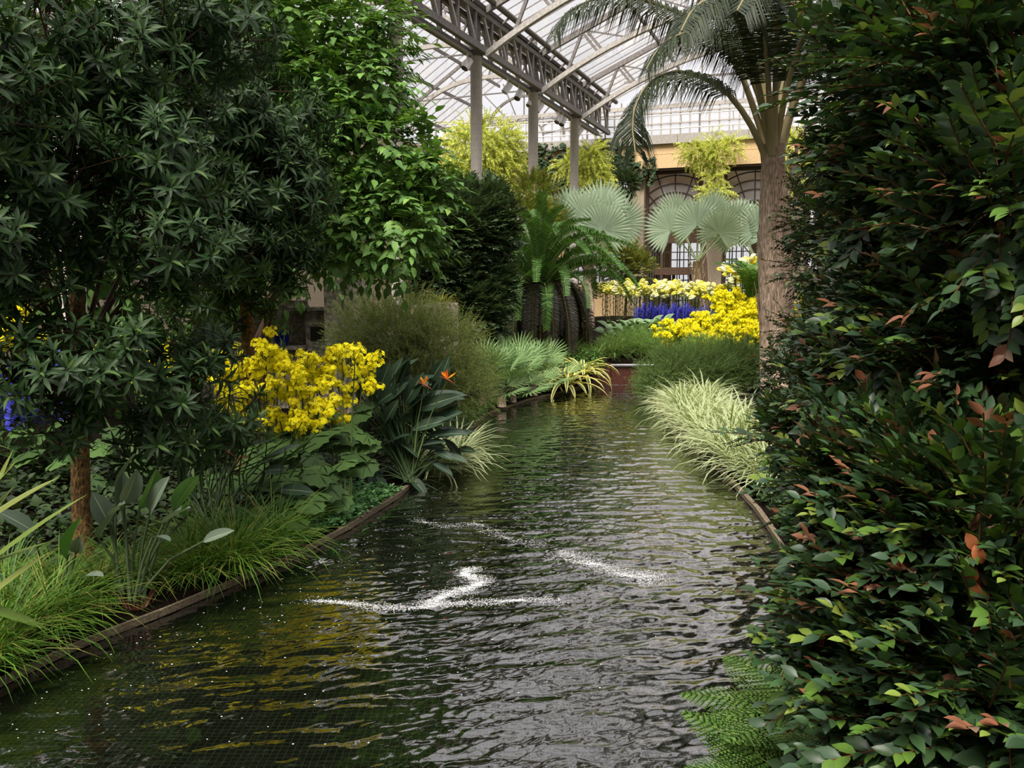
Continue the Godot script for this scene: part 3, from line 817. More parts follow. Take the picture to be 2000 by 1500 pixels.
const STRELITZIA := [[[-1.16, 0.09, -10.0], [-1.38, 1.14, -10.0], [-1.13, 1.49, -9.9], 0.17, 0], [[-1.16, 0.09, -10.0], [-1.29, 1.06, -10.0], [-1.1, 1.52, -9.9], 0.18, 0], [[-1.16, 0.09, -10.0], [-0.92, 1.23, -10.0], [-0.75, 1.49, -9.9], 0.15, 0], [[-1.16, 0.09, -10.0], [-0.98, 0.97, -10.0], [-0.65, 1.41, -9.9], 0.17, 0], [[-1.16, 0.09, -10.0], [-1.07, 0.91, -10.0], [-0.56, 1.08, -9.9], 0.17, 0], [[-1.16, 0.09, -10.0], [-0.92, 0.74, -10.0], [-0.54, 0.89, -9.9], 0.16, 0], [[-1.16, 0.09, -10.0], [-0.95, 0.62, -10.0], [-0.47, 0.64, -9.9], 0.13, 0], [[-1.16, 0.09, -10.0], [-1.61, 1.03, -10.0], [-1.42, 1.24, -9.9], 0.13, 0], [[-1.16, 0.09, -10.0], [-1.53, 0.97, -10.0], [-1.14, 1.24, -9.9], 0.14, 0], [[-1.16, 0.09, -10.0], [-1.44, 0.74, -10.0], [-1.25, 1.04, -9.9], 0.15, 0], [[-1.16, 0.09, -10.0], [-1.15, 1.14, -10.0], [-0.85, 1.3, -9.9], 0.16, 0], [[-1.16, 0.09, -10.0], [-1.27, 0.79, -10.0], [-0.91, 1.1, -9.9], 0.17, 0], [[-1.16, 0.09, -10.0], [-1.45, 0.5, -10.0], [-1.12, 0.64, -9.9], 0.12, 0], [[-1.16, 0.09, -10.0], [-1.3, 0.56, -10.0], [-1.06, 0.37, -9.9], 0.16, 0], [[-1.16, 0.09, -10.0], [-1.54, 0.15, -10.0], [-1.41, 0.05, -9.9], 0.1, 0], [[-1.16, 0.09, -10.0], [-1.62, 0.21, -10.0], [-1.53, -0.09, -9.9], 0.1, 0], [[-1.16, 0.09, -10.0], [-1.16, 0.15, -10.0], [-0.95, -0.06, -9.9], 0.12, 0], [[-1.16, 0.09, -10.0], [-1.31, 0.0, -10.0], [-1.15, -0.15, -9.9], 0.1, 0], [[-1.16, 0.09, -10.0], [-0.87, 0.44, -10.0], [-0.66, 0.35, -9.9], 0.12, 0], [[-1.16, 0.09, -10.0], [-0.75, 0.39, -10.0], [-0.49, 0.32, -9.9], 0.1, 0], [[-1.16, 0.09, -10.0], [-1.73, 0.97, -10.0], [-1.76, 1.27, -9.9], 0.14, 0], [[-1.16, 0.09, -10.0], [-1.61, 1.08, -10.0], [-1.67, 1.44, -9.9], 0.14, 0], [[-1.16, 0.09, -10.0], [-1.38, 0.91, -10.0], [-1.31, 1.38, -9.9], 0.15, 0], [[-1.16, 0.09, -10.0], [-1.04, 0.5, -10.0], [-0.74, 0.55, -9.9], 0.14, 0], [[-1.16, 0.09, -10.0], [-1.73, 0.62, -10.0], [-1.62, 0.98, -9.9], 0.14, 0], [[-1.16, 0.09, -10.0], [-0.9, 0.3, -10.0], [-0.66, 0.17, -9.9], 0.1, 0], [[-1.16, 0.09, -10.0], [-0.81, -0.03, -10.0], [-0.76, -0.09, -9.9], 0.06, 0], [[-1.16, 0.09, -10.0], [-1.21, 0.97, -10.0], [-0.97, 1.35, -9.9], 0.16, 0], [[-1.16, 0.09, -10.0], [-1.13, 0.68, -10.0], [-0.68, 0.81, -9.9], 0.16, 0], [[-1.16, 0.09, -10.0], [-1.5, 0.62, -10.0], [-1.34, 0.84, -9.9], 0.14, 0]]
const STRELITZIA_DARK := [[[-2.55, 0.12, -7.53], [-2.84, 0.58, -7.9], [-2.61, 0.92, -7.8], 0.1, 0], [[-2.55, 0.12, -7.53], [-2.75, 0.63, -7.9], [-2.46, 0.83, -7.8], 0.12, 0], [[-2.55, 0.12, -7.53], [-2.6, 0.86, -7.9], [-2.16, 1.1, -7.8], 0.12, 0], [[-2.55, 0.12, -7.53], [-2.56, 0.77, -7.9], [-2.1, 0.91, -7.8], 0.12, 0], [[-2.55, 0.12, -7.53], [-2.24, 0.7, -7.9], [-1.85, 0.88, -7.8], 0.1, 0], [[-2.55, 0.12, -7.53], [-2.22, 0.63, -7.9], [-1.98, 0.66, -7.8], 0.1, 0], [[-2.55, 0.12, -7.53], [-2.09, 0.46, -7.9], [-1.75, 0.45, -7.8], 0.13, 0], [[-2.55, 0.12, -7.53], [-2.94, 0.49, -7.9], [-2.79, 0.97, -7.8], 0.09, 0], [[-2.55, 0.12, -7.53], [-2.65, 0.81, -7.9], [-2.52, 1.19, -7.8], 0.1, 0], [[-2.55, 0.12, -7.53], [-2.42, 0.81, -7.9], [-2.24, 1.37, -7.8], 0.08, 0], [[-2.55, 0.12, -7.53], [-2.98, 0.44, -7.9], [-2.96, 0.83, -7.8], 0.09, 0], [[-2.55, 0.12, -7.53], [-2.52, 0.72, -7.9], [-2.34, 1.01, -7.8], 0.1, 0]]
const FLAX := [[[-2.91, 0.93, -4.7], [-2.5, 1.19, -4.9], 0.05], [[-2.92, 0.68, -4.7], [-2.35, 1.09, -4.9], 0.04], [[-2.92, 0.76, -4.7], [-2.75, 1.35, -4.9], 0.05], [[-2.9, 1.04, -4.7], [-2.74, 1.28, -4.9], 0.05], [[-2.88, 0.53, -4.7], [-2.57, 0.77, -4.9], 0.045], [[-2.88, 0.52, -4.7], [-2.62, 0.31, -4.9], 0.07], [[-2.91, 0.87, -4.7], [-2.76, 1.14, -4.9], 0.05], [[-2.87, 0.73, -4.7], [-2.58, 0.82, -4.9], 0.03]]
const PALM_FRONDS := [[[4.76, 4.62, -17], [4.41, 5.23, -16.8], [3.92, 5.78, -16.6], [3.37, 6.05, -16.4], [2.79, 6.09, -16.2], [2.33, 5.81, -16.1], [2.1, 5.26, -16.0], [2.14, 4.68, -15.9]], [[4.76, 4.8, -17], [4.5, 5.55, -17], [4.1, 6.47, -17], [3.45, 7.08, -16.9], [2.68, 7.4, -16.8], [1.84, 7.55, -16.7], [1.01, 7.25, -16.6], [0.73, 6.78, -16.5]], [[4.8, 4.9, -17], [4.58, 6.19, -17], [4.13, 7.19, -17.0], [3.55, 7.83, -17], [2.8, 8.27, -17], [2.05, 8.1, -17]], [[4.84, 4.79, -16.9], [4.69, 6.05, -16.4], [4.53, 6.84, -15.8], [4.42, 7.47, -15.2], [4.3, 7.42, -14.4], [4.17, 6.84, -13.8]], [[4.95, 4.9, -17], [5.29, 6.01, -17], [5.64, 7.01, -17], [6.18, 7.65, -17], [6.84, 7.47, -17], [7.33, 6.83, -17]], [[5.0, 4.8, -17], [5.33, 5.72, -17.4], [5.82, 6.67, -17.8], [6.44, 7.26, -18.2], [7.01, 6.97, -18.6]], [[4.83, 4.82, -17.1], [4.83, 6.67, -17.8], [4.79, 8.03, -18.5], [4.64, 8.86, -19.2], [4.35, 8.86, -19.8]], [[4.85, 4.8, -17], [5.17, 6.62, -17.6], [5.61, 7.93, -18.2], [6.19, 8.62, -18.8], [6.83, 8.42, -19.4]], [[4.81, 4.8, -17], [4.48, 5.87, -16.8], [3.95, 6.63, -16.6], [3.35, 6.84, -16.4], [2.69, 6.61, -16.2], [2.34, 6.11, -16.1]], [[4.9, 4.8, -17], [5.01, 6.1, -17], [5.36, 6.83, -17], [5.82, 7.01, -17], [6.27, 6.47, -17]], [[4.78, 4.77, -16.8], [4.44, 5.96, -16], [4.11, 6.67, -15.2], [3.77, 6.95, -14.6], [3.44, 6.52, -14.2]], [[4.87, 4.8, -17], [4.96, 6.14, -16.4], [5.14, 6.93, -15.8], [5.48, 7.02, -15.3], [5.8, 6.45, -15]], [[4.78, 4.79, -16.9], [4.32, 5.92, -16.2], [3.88, 6.62, -15.6], [3.39, 6.93, -15], [2.88, 6.69, -14.5], [2.59, 6.22, -14.2]]]
const PALM_TRUNK := [[5.01, 0.3, -17], [4.95, 1.48, -17], [4.86, 2.92, -17], [4.86, 3.87, -17], [4.85, 4.97, -17]]
const DARK_TRUNK := [[-3.25, 0.1, -6.63]]
const DARK_TRUNK_LINE := [[-3.23, 0.1, -6.6], [-3.23, 0.57, -6.6], [-3.22, 1.16, -6.6], [-3.21, 1.65, -6.6], [-3.19, 2.26, -6.6], [-3.26, 2.74, -6.6], [-3.17, 3.39, -6.6], [-3.15, 4.1, -6.7]]
const SECOND_TRUNK_LINE := [[-3.01, 0.36, -9.8], [-2.92, 1.16, -9.8], [-2.85, 1.84, -9.7], [-2.88, 2.5, -9.6], [-2.96, 3.23, -9.4], [-2.9, 4.13, -9.3]]


# ---------------------------------------------------------------- leaves
const OVATE := [0.06, 0.62, 0.96, 1.0, 0.8, 0.42, 0.0]
const LANCE := [0.08, 0.45, 0.85, 1.0, 0.85, 0.5, 0.0]
const STRAP := [0.7, 1.0, 1.0, 0.95, 0.8, 0.5, 0.0]
const PADDLE := [0.12, 0.7, 0.98, 1.0, 0.9, 0.62, 0.0]


func blade(st: SurfaceTool, at: Transform3D, length: float, width: float, profile: Array, a0: float, a1: float, fold: float, bands: Array) -> void:
	# a leaf blade along +z that bends from angle a0 to a1; bands are [from, to, colour] across its half widths (-1 .. 1)
	var n := profile.size() - 1
	var p := Vector3.ZERO
	var rows := []
	for i in n + 1:
		var a := lerpf(a0, a1, float(i) / n)
		var up := Vector3(0, cos(a), -sin(a))
		var w: float = profile[i] * width * 0.5
		var row := []
		for b in bands:
			for k in 2:
				var off: float = b[k] * w
				row.append(at * (p + Vector3(off * cos(fold), 0, 0) + up * absf(off) * sin(fold)))
		rows.append(row)
		p += Vector3(0, sin(a), cos(a)) * length / n
	for i in n:
		for b in bands.size():
			st.set_color(bands[b][2])
			var q: Array = rows[i]
			var r: Array = rows[i + 1]
			if i == n - 1 and profile[n] == 0.0:
				for v in [q[b * 2], q[b * 2 + 1], r[b * 2]]:
					st.add_vertex(v)
			else:
				quad(st, q[b * 2], q[b * 2 + 1], r[b * 2 + 1], r[b * 2])


func halves(c: Color) -> Array:
	return [[-1.0, 0.0, c], [0.0, 1.0, c * 0.94]]


func kind(profile: Array, length: float, width: float, a0: float, a1: float, fold: float, palette: Array, material: StandardMaterial3D) -> Dictionary:
	var st := tool()
	blade(st, Transform3D(), length, width, profile, a0, a1, fold, halves(Color.WHITE))
	var d := {"profile": profile, "length": length, "width": width, "a0": a0, "a1": a1, "fold": fold, "palette": palette, "material": material, "leaf": done(st), "mats": []}
	for c in palette:
		var m: StandardMaterial3D = material.duplicate()
		m.albedo_color = (c as Color).linear_to_srgb()
		d.mats.append(m)
	return d


func spray(d: Dictionary, leaves: Array, stem: Array, stem_r: float, bark: Color) -> Dictionary:
	# leaves: [place, palette number]; the spray as one mesh for the mass, and its pieces for the sprays that show large
	var st := tool()
	for l in leaves:
		var c: Color = d.palette[l[1]]
		blade(st, l[0], d.length, d.width, d.get("far", d.profile), d.a0, d.a1, d.fold, halves(c))
	var radii := []
	for i in stem.size():
		radii.append(stem_r * (1.0 - 0.6 * i / stem.size()))
	tube(st, stem, radii, 4, bark)
	var s := tool()
	tube(s, stem, radii, 5, bark)
	return {"mesh": done(st), "leaves": leaves, "stem": done(s)}


func grow(o: Node3D, d: Dictionary, sprays: Array, places: Array, near: int, called := "twig", jitter := 0.06, leaf_called := "leaf") -> void:
	var inv := o.transform.affine_inverse()
	if near > 0:
		places.sort_custom(func(a, b): return a.origin.distance_squared_to(EYE) < b.origin.distance_squared_to(EYE))
	var rest := []
	var tints := []
	for s in sprays:
		rest.append([])
		tints.append(PackedColorArray())
	for i in places.size():
		var k := rng.randi() % sprays.size()
		var p: Transform3D = inv * places[i]
		if i < near:
			var t := part(o, called, sprays[k].stem, d.material, p)
			for l in sprays[k].leaves:
				part(t, leaf_called, d.leaf, d.mats[l[1]], l[0])
		else:
			rest[k].append(p)
			var v := 1.0 + rnd(-jitter, jitter)
			tints[k].append(Color(v * rnd(0.95, 1.05), v, v * rnd(0.95, 1.05)))
	for k in sprays.size():
		mass(o, "foliage", sprays[k].mesh, d.material, rest[k], tints[k])


func shell(blobs: Array, count: int, rise := 0.35, deep := 0.7, grow_min := 0.8, grow_max := 1.2, front := 0.55) -> Array:
	# places on the rounded outsides of a crown, pointing outwards and a little up
	var area := []
	var total := 0.0
	for b in blobs:
		total += b[3] * b[4]
		area.append(total)
	var out := []
	while out.size() < count:
		var pickat := rng.randf() * total
		var k := 0
		while area[k] < pickat:
			k += 1
		var b: Array = blobs[k]
		var c := Vector3(b[0], b[1], b[2])
		var n := around_axis()
		if n.dot((EYE - c).normalized()) < 0.0 and rng.randf() < front:
			n = -n
		var p := c + n * Vector3(b[3], b[4], b[5]) * rnd(deep, 1.04)
		if p.y < 0.08:
			continue
		var dir := (n + Vector3(0, rise, 0) + around_axis() * 0.35).normalized()
		out.append(Transform3D(facing(dir, (Vector3.UP + around_axis() * 0.3).normalized()) * rnd(grow_min, grow_max), p))
	return out


func foot_of(blobs: Array) -> Vector3:
	var c := Vector3.ZERO
	for b in blobs:
		c += Vector3(b[0], 0, b[2])
	c /= blobs.size()
	c.y = level(c.x, c.z)
	return c


func branches(o: Node3D, blobs: Array, from: Vector3, r: float, material: Material, bend := 0.3) -> void:
	for b in blobs:
		var tip := Vector3(b[0], b[1], b[2]) - o.position
		var mid := from.lerp(tip, 0.5) + Vector3(rnd(-bend, bend), rnd(0, bend), rnd(-bend, bend)) * 0.5
		part(o, "branch", tube_mesh([from, from.lerp(mid, 0.6) + Vector3(0, 0.03, 0), mid, tip], [r, r * 0.8, r * 0.55, r * 0.2], 6), material)


# sprays of each sort
func whorl_sprays(d: Dictionary) -> Array:
	# narrow leaves in loose whorls round the shoot's tip, arching down
	var list := []
	for v in 4:
		var leaves := []
		var n := 17 + v
		for i in n:
			var t := float(i) / n
			var a := i * 2.4 + rnd(-0.25, 0.25)
			var lean := lerpf(-0.35, 0.9, t)       # lower leaves hang, the youngest stand
			var side := Vector3(cos(a), sin(a), 0)
			var dir := side * cos(lean) + Vector3(0, 0, sin(lean))
			leaves.append([Transform3D(facing(dir, Vector3(0, 0.2, 1)) * rnd(0.75, 1.15) * (1.0 - 0.35 * t), Vector3(0, 0, 0.12 * t)), rng.randi() % (d.palette.size() - 1) if t < 0.9 else d.palette.size() - 1])
		list.append(spray(d, leaves, [Vector3(0, 0, -0.25), Vector3(0, 0, -0.08), Vector3(0, 0, 0.13)], 0.006, srgb(70, 52, 36)))
	return list


func laurel_sprays(d: Dictionary, young: Array, count := 12, long := 0.26) -> Array:
	var list := []
	for v in 8:
		var leaves := []
		var stem := [Vector3.ZERO, Vector3(rnd(-0.02, 0.02), 0.01, long * 0.5), Vector3(rnd(-0.03, 0.03), rnd(-0.02, 0.03), long)]
		for i in count:
			var t := (i + 0.6) / count
			var p: Vector3 = stem[0].lerp(stem[1], t * 2) if t < 0.5 else stem[1].lerp(stem[2], t * 2 - 1)
			var s := 1.0 if i % 2 else -1.0
			var dir := Vector3(s * rnd(0.75, 1.0), rnd(-0.35, 0.35), rnd(0.25, 0.8) + t * 0.6)
			var c: int = rng.randi() % (d.palette.size() - young.size())
			if t > 0.8 and v < 2 and young.size():
				c = young[(0 if v == 1 else 1 + i % 2) % young.size()]
			leaves.append([Transform3D(facing(dir, Vector3(rnd(-0.5, 0.5), 1, rnd(-0.2, 0.6))) * rnd(0.7, 1.15) * (1.1 - 0.35 * t), p), c])
		list.append(spray(d, leaves, stem, 0.0035, srgb(96, 70, 44)))
	return list


func pinnate_sprays(d: Dictionary) -> Array:
	# compound leaves of a climber: three or four pairs of toothed leaflets and one at the end
	var list := []
	for v in 3:
		var leaves := []
		var pairs := 3 + v % 2
		var stem := [Vector3.ZERO, Vector3(0, 0.02, 0.16), Vector3(0, -0.03, 0.34)]
		for i in pairs:
			var t := 0.28 + 0.6 * i / pairs
			for s in [-1, 1]:
				var p: Vector3 = Vector3(0, 0.02 * sin(t * 3.0), t * 0.34)
				leaves.append([Transform3D(facing(Vector3(s, -0.25, 0.55), Vector3(0, 1, 0.1)) * rnd(0.85, 1.1), p), rng.randi() % d.palette.size()])
		leaves.append([Transform3D(facing(Vector3(0, -0.3, 1)) * 1.15, stem[2]), rng.randi() % d.palette.size()])
		list.append(spray(d, leaves, stem, 0.004, srgb(90, 105, 50)))
	return list


func needle_spray(count: int, long: float, needle: float, thick: float, palette: Array, droop := 0.0) -> ArrayMesh:
	# a thread-like plume: a thin stem with short needles all round
	var st := tool(false)
	var tip := Vector3(0, -droop * long, long)
	for i in count:
		var t := float(i) / count
		var p := Vector3(0, -droop * long * t * t, long * t)
		var d := (around_axis() + Vector3(0, 0.1, 0.6)).normalized() * needle * rnd(0.6, 1.2) * (1.0 - 0.5 * t)
		var s := d.cross(around_axis()).normalized() * thick * 0.5
		st.set_color(pick(palette))
		for v in [p - s, p + s, p + d]:
			st.add_vertex(v)
	st.set_color(palette[0])
	for v in [Vector3(-thick * 0.4, 0, 0), Vector3(thick * 0.4, 0, 0), tip]:
		st.add_vertex(v)
	return done(st)


func tuft_mesh(count: int, long: float, wide: float, spread: float, bands: Array, upright := 1.0) -> ArrayMesh:
	# one clump of grass: many arching blades from one foot; bands are lists of colour bands to pick from
	var st := tool()
	for i in count:
		var a := rnd(0, TAU)
		var out := Vector3(cos(a), 0, sin(a))
		var l := long * rnd(0.55, 1.15)
		var up := rnd(0.5, 1.45) * upright
		var at := Transform3D(facing(out, Vector3.UP), out * rnd(0, spread))
		blade(st, at, l, wide * rnd(0.7, 1.2), [0.8, 1.0, 0.9, 0.7, 0.0], up, up - rnd(0.9, 2.0), 0.25, pick(bands))
	return done(st)


func flower_dome(v: int) -> ArrayMesh:
	# a rounded head of many small yellow daisies, in a few knots
	var st := tool(false)
	var knots := []
	for i in 6:
		knots.append(Vector3(rnd(-0.075, 0.075), rnd(-0.05, 0.05), rnd(-0.075, 0.075)))
	var n := 96
	for i in n:
		var k: Vector3 = knots[i % 6]
		var dir := around_axis()
		dir.y = absf(dir.y) * 1.1 - 0.35
		dir = dir.normalized()
		var c := k + dir * rnd(0.042, 0.058)
		var b := facing((dir + Vector3(0, 0.3, 0) + around_axis() * 0.3).normalized())
		var y: Color = pick([srgb(250, 244, 24), srgb(248, 238, 14), srgb(252, 248, 60), srgb(240, 224, 8)])
		for j in 6:
			var q := TAU * j / 6 + v
			var d := b * Vector3(cos(q), sin(q), 0.12)
			var e := b * Vector3(-sin(q), cos(q), 0) * 0.007
			st.set_color(y)
			for w in [c + d * 0.003, c + d * 0.016 - e, c + d * 0.022, c + d * 0.003, c + d * 0.022, c + d * 0.016 + e]:
				st.add_vertex(w)
		st.set_color(srgb(232, 200, 10))
		var m := b * Vector3(0, 0, 0.006)
		for j in 4:
			var q := TAU * j / 4
			var q2 := TAU * (j + 1) / 4
			for w in [c + m, c + b * Vector3(cos(q), sin(q), 0) * 0.006, c + b * Vector3(cos(q2), sin(q2), 0) * 0.006]:
				st.add_vertex(w)
	for k in knots:
		st.set_color(srgb(110, 124, 44))
		bar(st, Vector3(0, -0.12, 0), k, 0.005, 0.005)
		for i in 8:
			var d := around_axis() * 0.036
			bar(st, k, k + d, 0.003, 0.003)
	return done(st)


func lobed_leaf() -> ArrayMesh:
	# a broad velvety leaf with shallow pointed lobes, saucer-shaped
	var st := tool()
	var ring := []
	var n := 22
	for i in n:
		var a := TAU * i / n
		var r := 0.15 * (1.0 - 0.14 * (i % 2)) * (0.8 + 0.25 * absf(cos(a / 2.0)))
		ring.append(Vector3(sin(a) * r, -r * r * 1.2 + rnd(-0.008, 0.008), cos(a) * r + 0.06))
	st.set_color(Color.WHITE)
	for i in n:
		var a: Vector3 = ring[i]
		var b: Vector3 = ring[(i + 1) % n]
		var c := Vector3(0, 0, 0.03)
		var h := Vector3(0, 0.012 if i % 4 < 2 else -0.004, 0)
		for w in [c, c.lerp(a, 0.55) + h, c.lerp(b, 0.55) + h, c.lerp(a, 0.55) + h, a, b, c.lerp(a, 0.55) + h, b, c.lerp(b, 0.55) + h]:
			st.add_vertex(w)
	return done(st)


func fan_leaf(segments: int, reach: float, open: float, wide: float, tint: Color, tint2: Color, cup := 0.25, droop := 0.2) -> ArrayMesh:
	# a pleated fan of pointed segments, joined to half their length
	var st := tool()
	for i in segments:
		var t := (i + 0.5) / segments * 2.0 - 1.0
		var a := t * open
		var d := Vector3(sin(a), 0, cos(a))
		var s := Vector3(cos(a), 0, -sin(a))
		var r := reach * (1.0 - 0.18 * t * t) * rnd(0.93, 1.05)
		var w := wide
		var c: Color = tint.lerp(tint2, rng.randf())
		var up := Vector3(0, 1, 0)
		var pts := []
		for k in 5:
			var q: float = [0.02, 0.3, 0.58, 0.82, 1.0][k]
			var ww: float = [0.05, 0.62, 1.0, 0.55, 0.0][k] * w
			var y := cup * q * q * reach * 0.6 - droop * maxf(0, q - 0.6) * reach
			var m := d * r * q + up * y
			pts.append([m - s * ww * 0.5, m + up * ww * 0.22, m + s * ww * 0.5])
		for k in 4:
			st.set_color(c)
			quad(st, pts[k][0], pts[k][1], pts[k + 1][1], pts[k + 1][0])
			st.set_color(c * 0.93)
			quad(st, pts[k][1], pts[k][2], pts[k + 1][2], pts[k + 1][1])
	return done(st)


func frond(line: Array, leaflet: float, wide: float, pairs: int, bare: float, hang: float, rise: float, rachis_r: float, greens: Array, stalk: Color) -> ArrayMesh:
	# a feather leaf along a line of points
	var st := tool()
	var curve := Curve3D.new()
	for i in line.size():
		var p: Vector3 = line[i] if line[i] is Vector3 else Vector3(line[i][0], line[i][1], line[i][2])
		var a: Vector3 = line[maxi(i - 1, 0)] if line[0] is Vector3 else Vector3(line[maxi(i - 1, 0)][0], line[maxi(i - 1, 0)][1], line[maxi(i - 1, 0)][2])
		var b: Vector3 = line[mini(i + 1, line.size() - 1)] if line[0] is Vector3 else Vector3(line[mini(i + 1, line.size() - 1)][0], line[mini(i + 1, line.size() - 1)][1], line[mini(i + 1, line.size() - 1)][2])
		curve.add_point(p, (a - b) * 0.17, (b - a) * 0.17)
	var total := curve.get_baked_length()
	var spine := []
	var radii := []
	for i in 13:
		spine.append(curve.sample_baked(total * i / 12.0))
		radii.append(rachis_r * (1.0 - 0.85 * i / 12.0))
	tube(st, spine, radii, 6, stalk)
	for i in pairs:
		var t := bare + (1.0 - bare) * i / pairs
		var p := curve.sample_baked(total * t)
		var d := (curve.sample_baked(minf(total, total * t + 0.05)) - curve.sample_baked(maxf(0, total * t - 0.05))).normalized()
		var s := d.cross(Vector3.UP)
		s = s.normalized() if s.length() > 0.05 else Vector3.RIGHT
		var u := s.cross(d)
		var l := leaflet * (0.45 + 0.55 * sin(PI * clampf((t - bare) / (1.0 - bare) * 0.8 + 0.18, 0, 1)))
		for k in [-1, 1]:
			var dir: Vector3 = (s * k + d * 0.45 + u * rise + around_axis() * 0.12).normalized()
			st.set_color(pick(greens))
			var w := dir.cross(u).normalized() * wide * 0.5
			var m := p + dir * l * 0.5 + Vector3(0, -hang * l * 0.18, 0)
			var e := p + dir * l * 0.85 + Vector3(0, -hang * l * 0.75, 0)
			quad(st, p - w * 0.6, p + w * 0.6, m + w, m - w)
			for v in [m - w, m + w, e]:
				st.add_vertex(v)
	return done(st)


func v3(a: Array) -> Vector3:
	return Vector3(a[0], a[1], a[2])


func stalked_leaf(o: Node3D, spec: Array, tints: Array, material: Material, stalk: Color, profile: Array, fold := 0.35) -> void:
	# spec: foot, blade's foot, tip, width: a paddle on a stalk
	var a := v3(spec[0]) - o.position + Vector3(rnd(-0.06, 0.06), 0, rnd(-0.06, 0.06))
	var b := v3(spec[1]) - o.position
	var c := v3(spec[2]) - o.position
	var st := tool()
	var l := b.distance_to(c)
	var c0: Color = pick(tints)
	blade(st, Transform3D(facing(c - b, (Vector3.UP * 0.7 + (EYE - v3(spec[1])).normalized() * 0.6 + around_axis() * 0.5).normalized()), b), l, spec[3], profile, 0.12, -0.12, fold, [[-1.0, -0.06, c0], [-0.06, 0.06, c0.lerp(Color(0.4, 0.5, 0.3), 0.35)], [0.06, 1.0, c0 * 0.9]])
	var leaf := part(o, "leaf", done(st), material)
	var s := tool()
	var m := a.lerp(b, 0.55) + Vector3(0, a.distance_to(b) * 0.1, 0)
	tube(s, [a, a.lerp(m, 0.6), m, b.lerp(m, 0.3), b, b.lerp(c, 0.1)], [0.011, 0.01, 0.009, 0.008, 0.007, 0.003], 5, stalk)
	part(leaf, "stalk", done(s), material)


# ---------------------------------------------------------------- the planting
func planting() -> void:
	left_trees()
	climbers()
	left_bed()
	middle_ground()
	far_beds()
	palms()
	right_side()


func left_trees() -> void:
	var greens := [srgb(46, 72, 36), srgb(40, 64, 33), srgb(54, 80, 42), srgb(46, 66, 42), srgb(72, 100, 46)]
	var d := kind(LANCE, 0.17, 0.036, 0.1, -0.5, 0.3, greens, M.leaf)
	d.far = [0.15, 0.8, 1.0, 0.6, 0.0]
	var s := whorl_sprays(d)
	var o := thing("dark_tree", "dark narrow-leaved tree with a flaking ochre trunk beside the felt paddle leaves", "tree", Transform3D(Basis(), Vector3(-3.25, 0.12, -6.6)))
	trunk(o, DARK_TRUNK_LINE, [0.085, 0.07, 0.066, 0.062, 0.058, 0.052, 0.042, 0.03])
	branches(o, DARK_TREE, v3(DARK_TRUNK_LINE[3]) - o.position, 0.022, M.twig)
	grow(o, d, s, shell(DARK_TREE, 850, 0.45, 0.45, 0.85, 1.2), 18)
	var p := thing("dark_tree", "dark narrow-leaved tree behind, its branches reaching to the bright vine", "tree", Transform3D(Basis(), Vector3(-2.95, 0.15, -9.8)))
	trunk(p, SECOND_TRUNK_LINE, [0.09, 0.08, 0.07, 0.06, 0.05, 0.03])
	branches(p, SECOND_TREE, v3(SECOND_TRUNK_LINE[3]) - p.position, 0.025, M.twig)
	grow(p, d, s, shell(SECOND_TREE, 1100, 0.2, 0.45, 0.85, 1.15), 18)


func trunk(o: Node3D, line: Array, radii: Array, material: Material = null) -> void:
	var pts := []
	for q in line:
		pts.append(v3(q) - o.position)
	pts[0].y = -0.1
	part(o, "trunk", tube_mesh(pts, radii, 12, 0.06), material if material else M.bark)


func climbers() -> void:
	var greens := [srgb(94, 132, 62), srgb(108, 148, 70), srgb(82, 118, 58), srgb(128, 164, 80), srgb(98, 136, 80)]
	var d := kind([0.1, 0.8, 0.75, 1.0, 0.7, 0.62, 0.25, 0.0], 0.12, 0.062, 0.15, -0.4, 0.22, greens, M.leaf)
	d.far = [0.1, 0.9, 1.0, 0.5, 0.0]
	var s := pinnate_sprays(d)
	var o := thing("climbing_vine", "bright green vine of toothed compound leaves covering a column", "vine", Transform3D(Basis(), Vector3(-3.3, 0.2, -11.6)))
	for k in 4:
		var a := Vector3(rnd(-0.2, 0.2), 0, rnd(-0.2, 0.2))
		part(o, "stem", tube_mesh([a, a + Vector3(0.05, 1.2, 0.1), Vector3(rnd(0.3, 0.7), 2.7, 0), Vector3(rnd(0.5, 1.8), 4.0, 0), Vector3(rnd(0.2, 1.9), 5.4, 0)], [0.035, 0.03, 0.025, 0.02, 0.01], 6), M.twig)
	grow(o, d, s, shell(VINE, 1900, -0.35, 0.55, 0.85, 1.25), 34, "leaf", 0.06, "leaflet")
	var b := thing("wall_climber", "deep green climber filling the wall behind the dark trees", "vine", Transform3D(Basis(), Vector3(-6.5, 0.2, -14.5)))
	part(b, "stem", tube_mesh([Vector3.ZERO, Vector3(0.2, 2, 0), Vector3(-0.2, 4.5, 0.2)], [0.08, 0.06, 0.03], 8), M.twig)
	grow(b, d, s, shell(BACK_CLIMBER, 3200, -0.3, 0.2, 1.0, 1.6), 0)


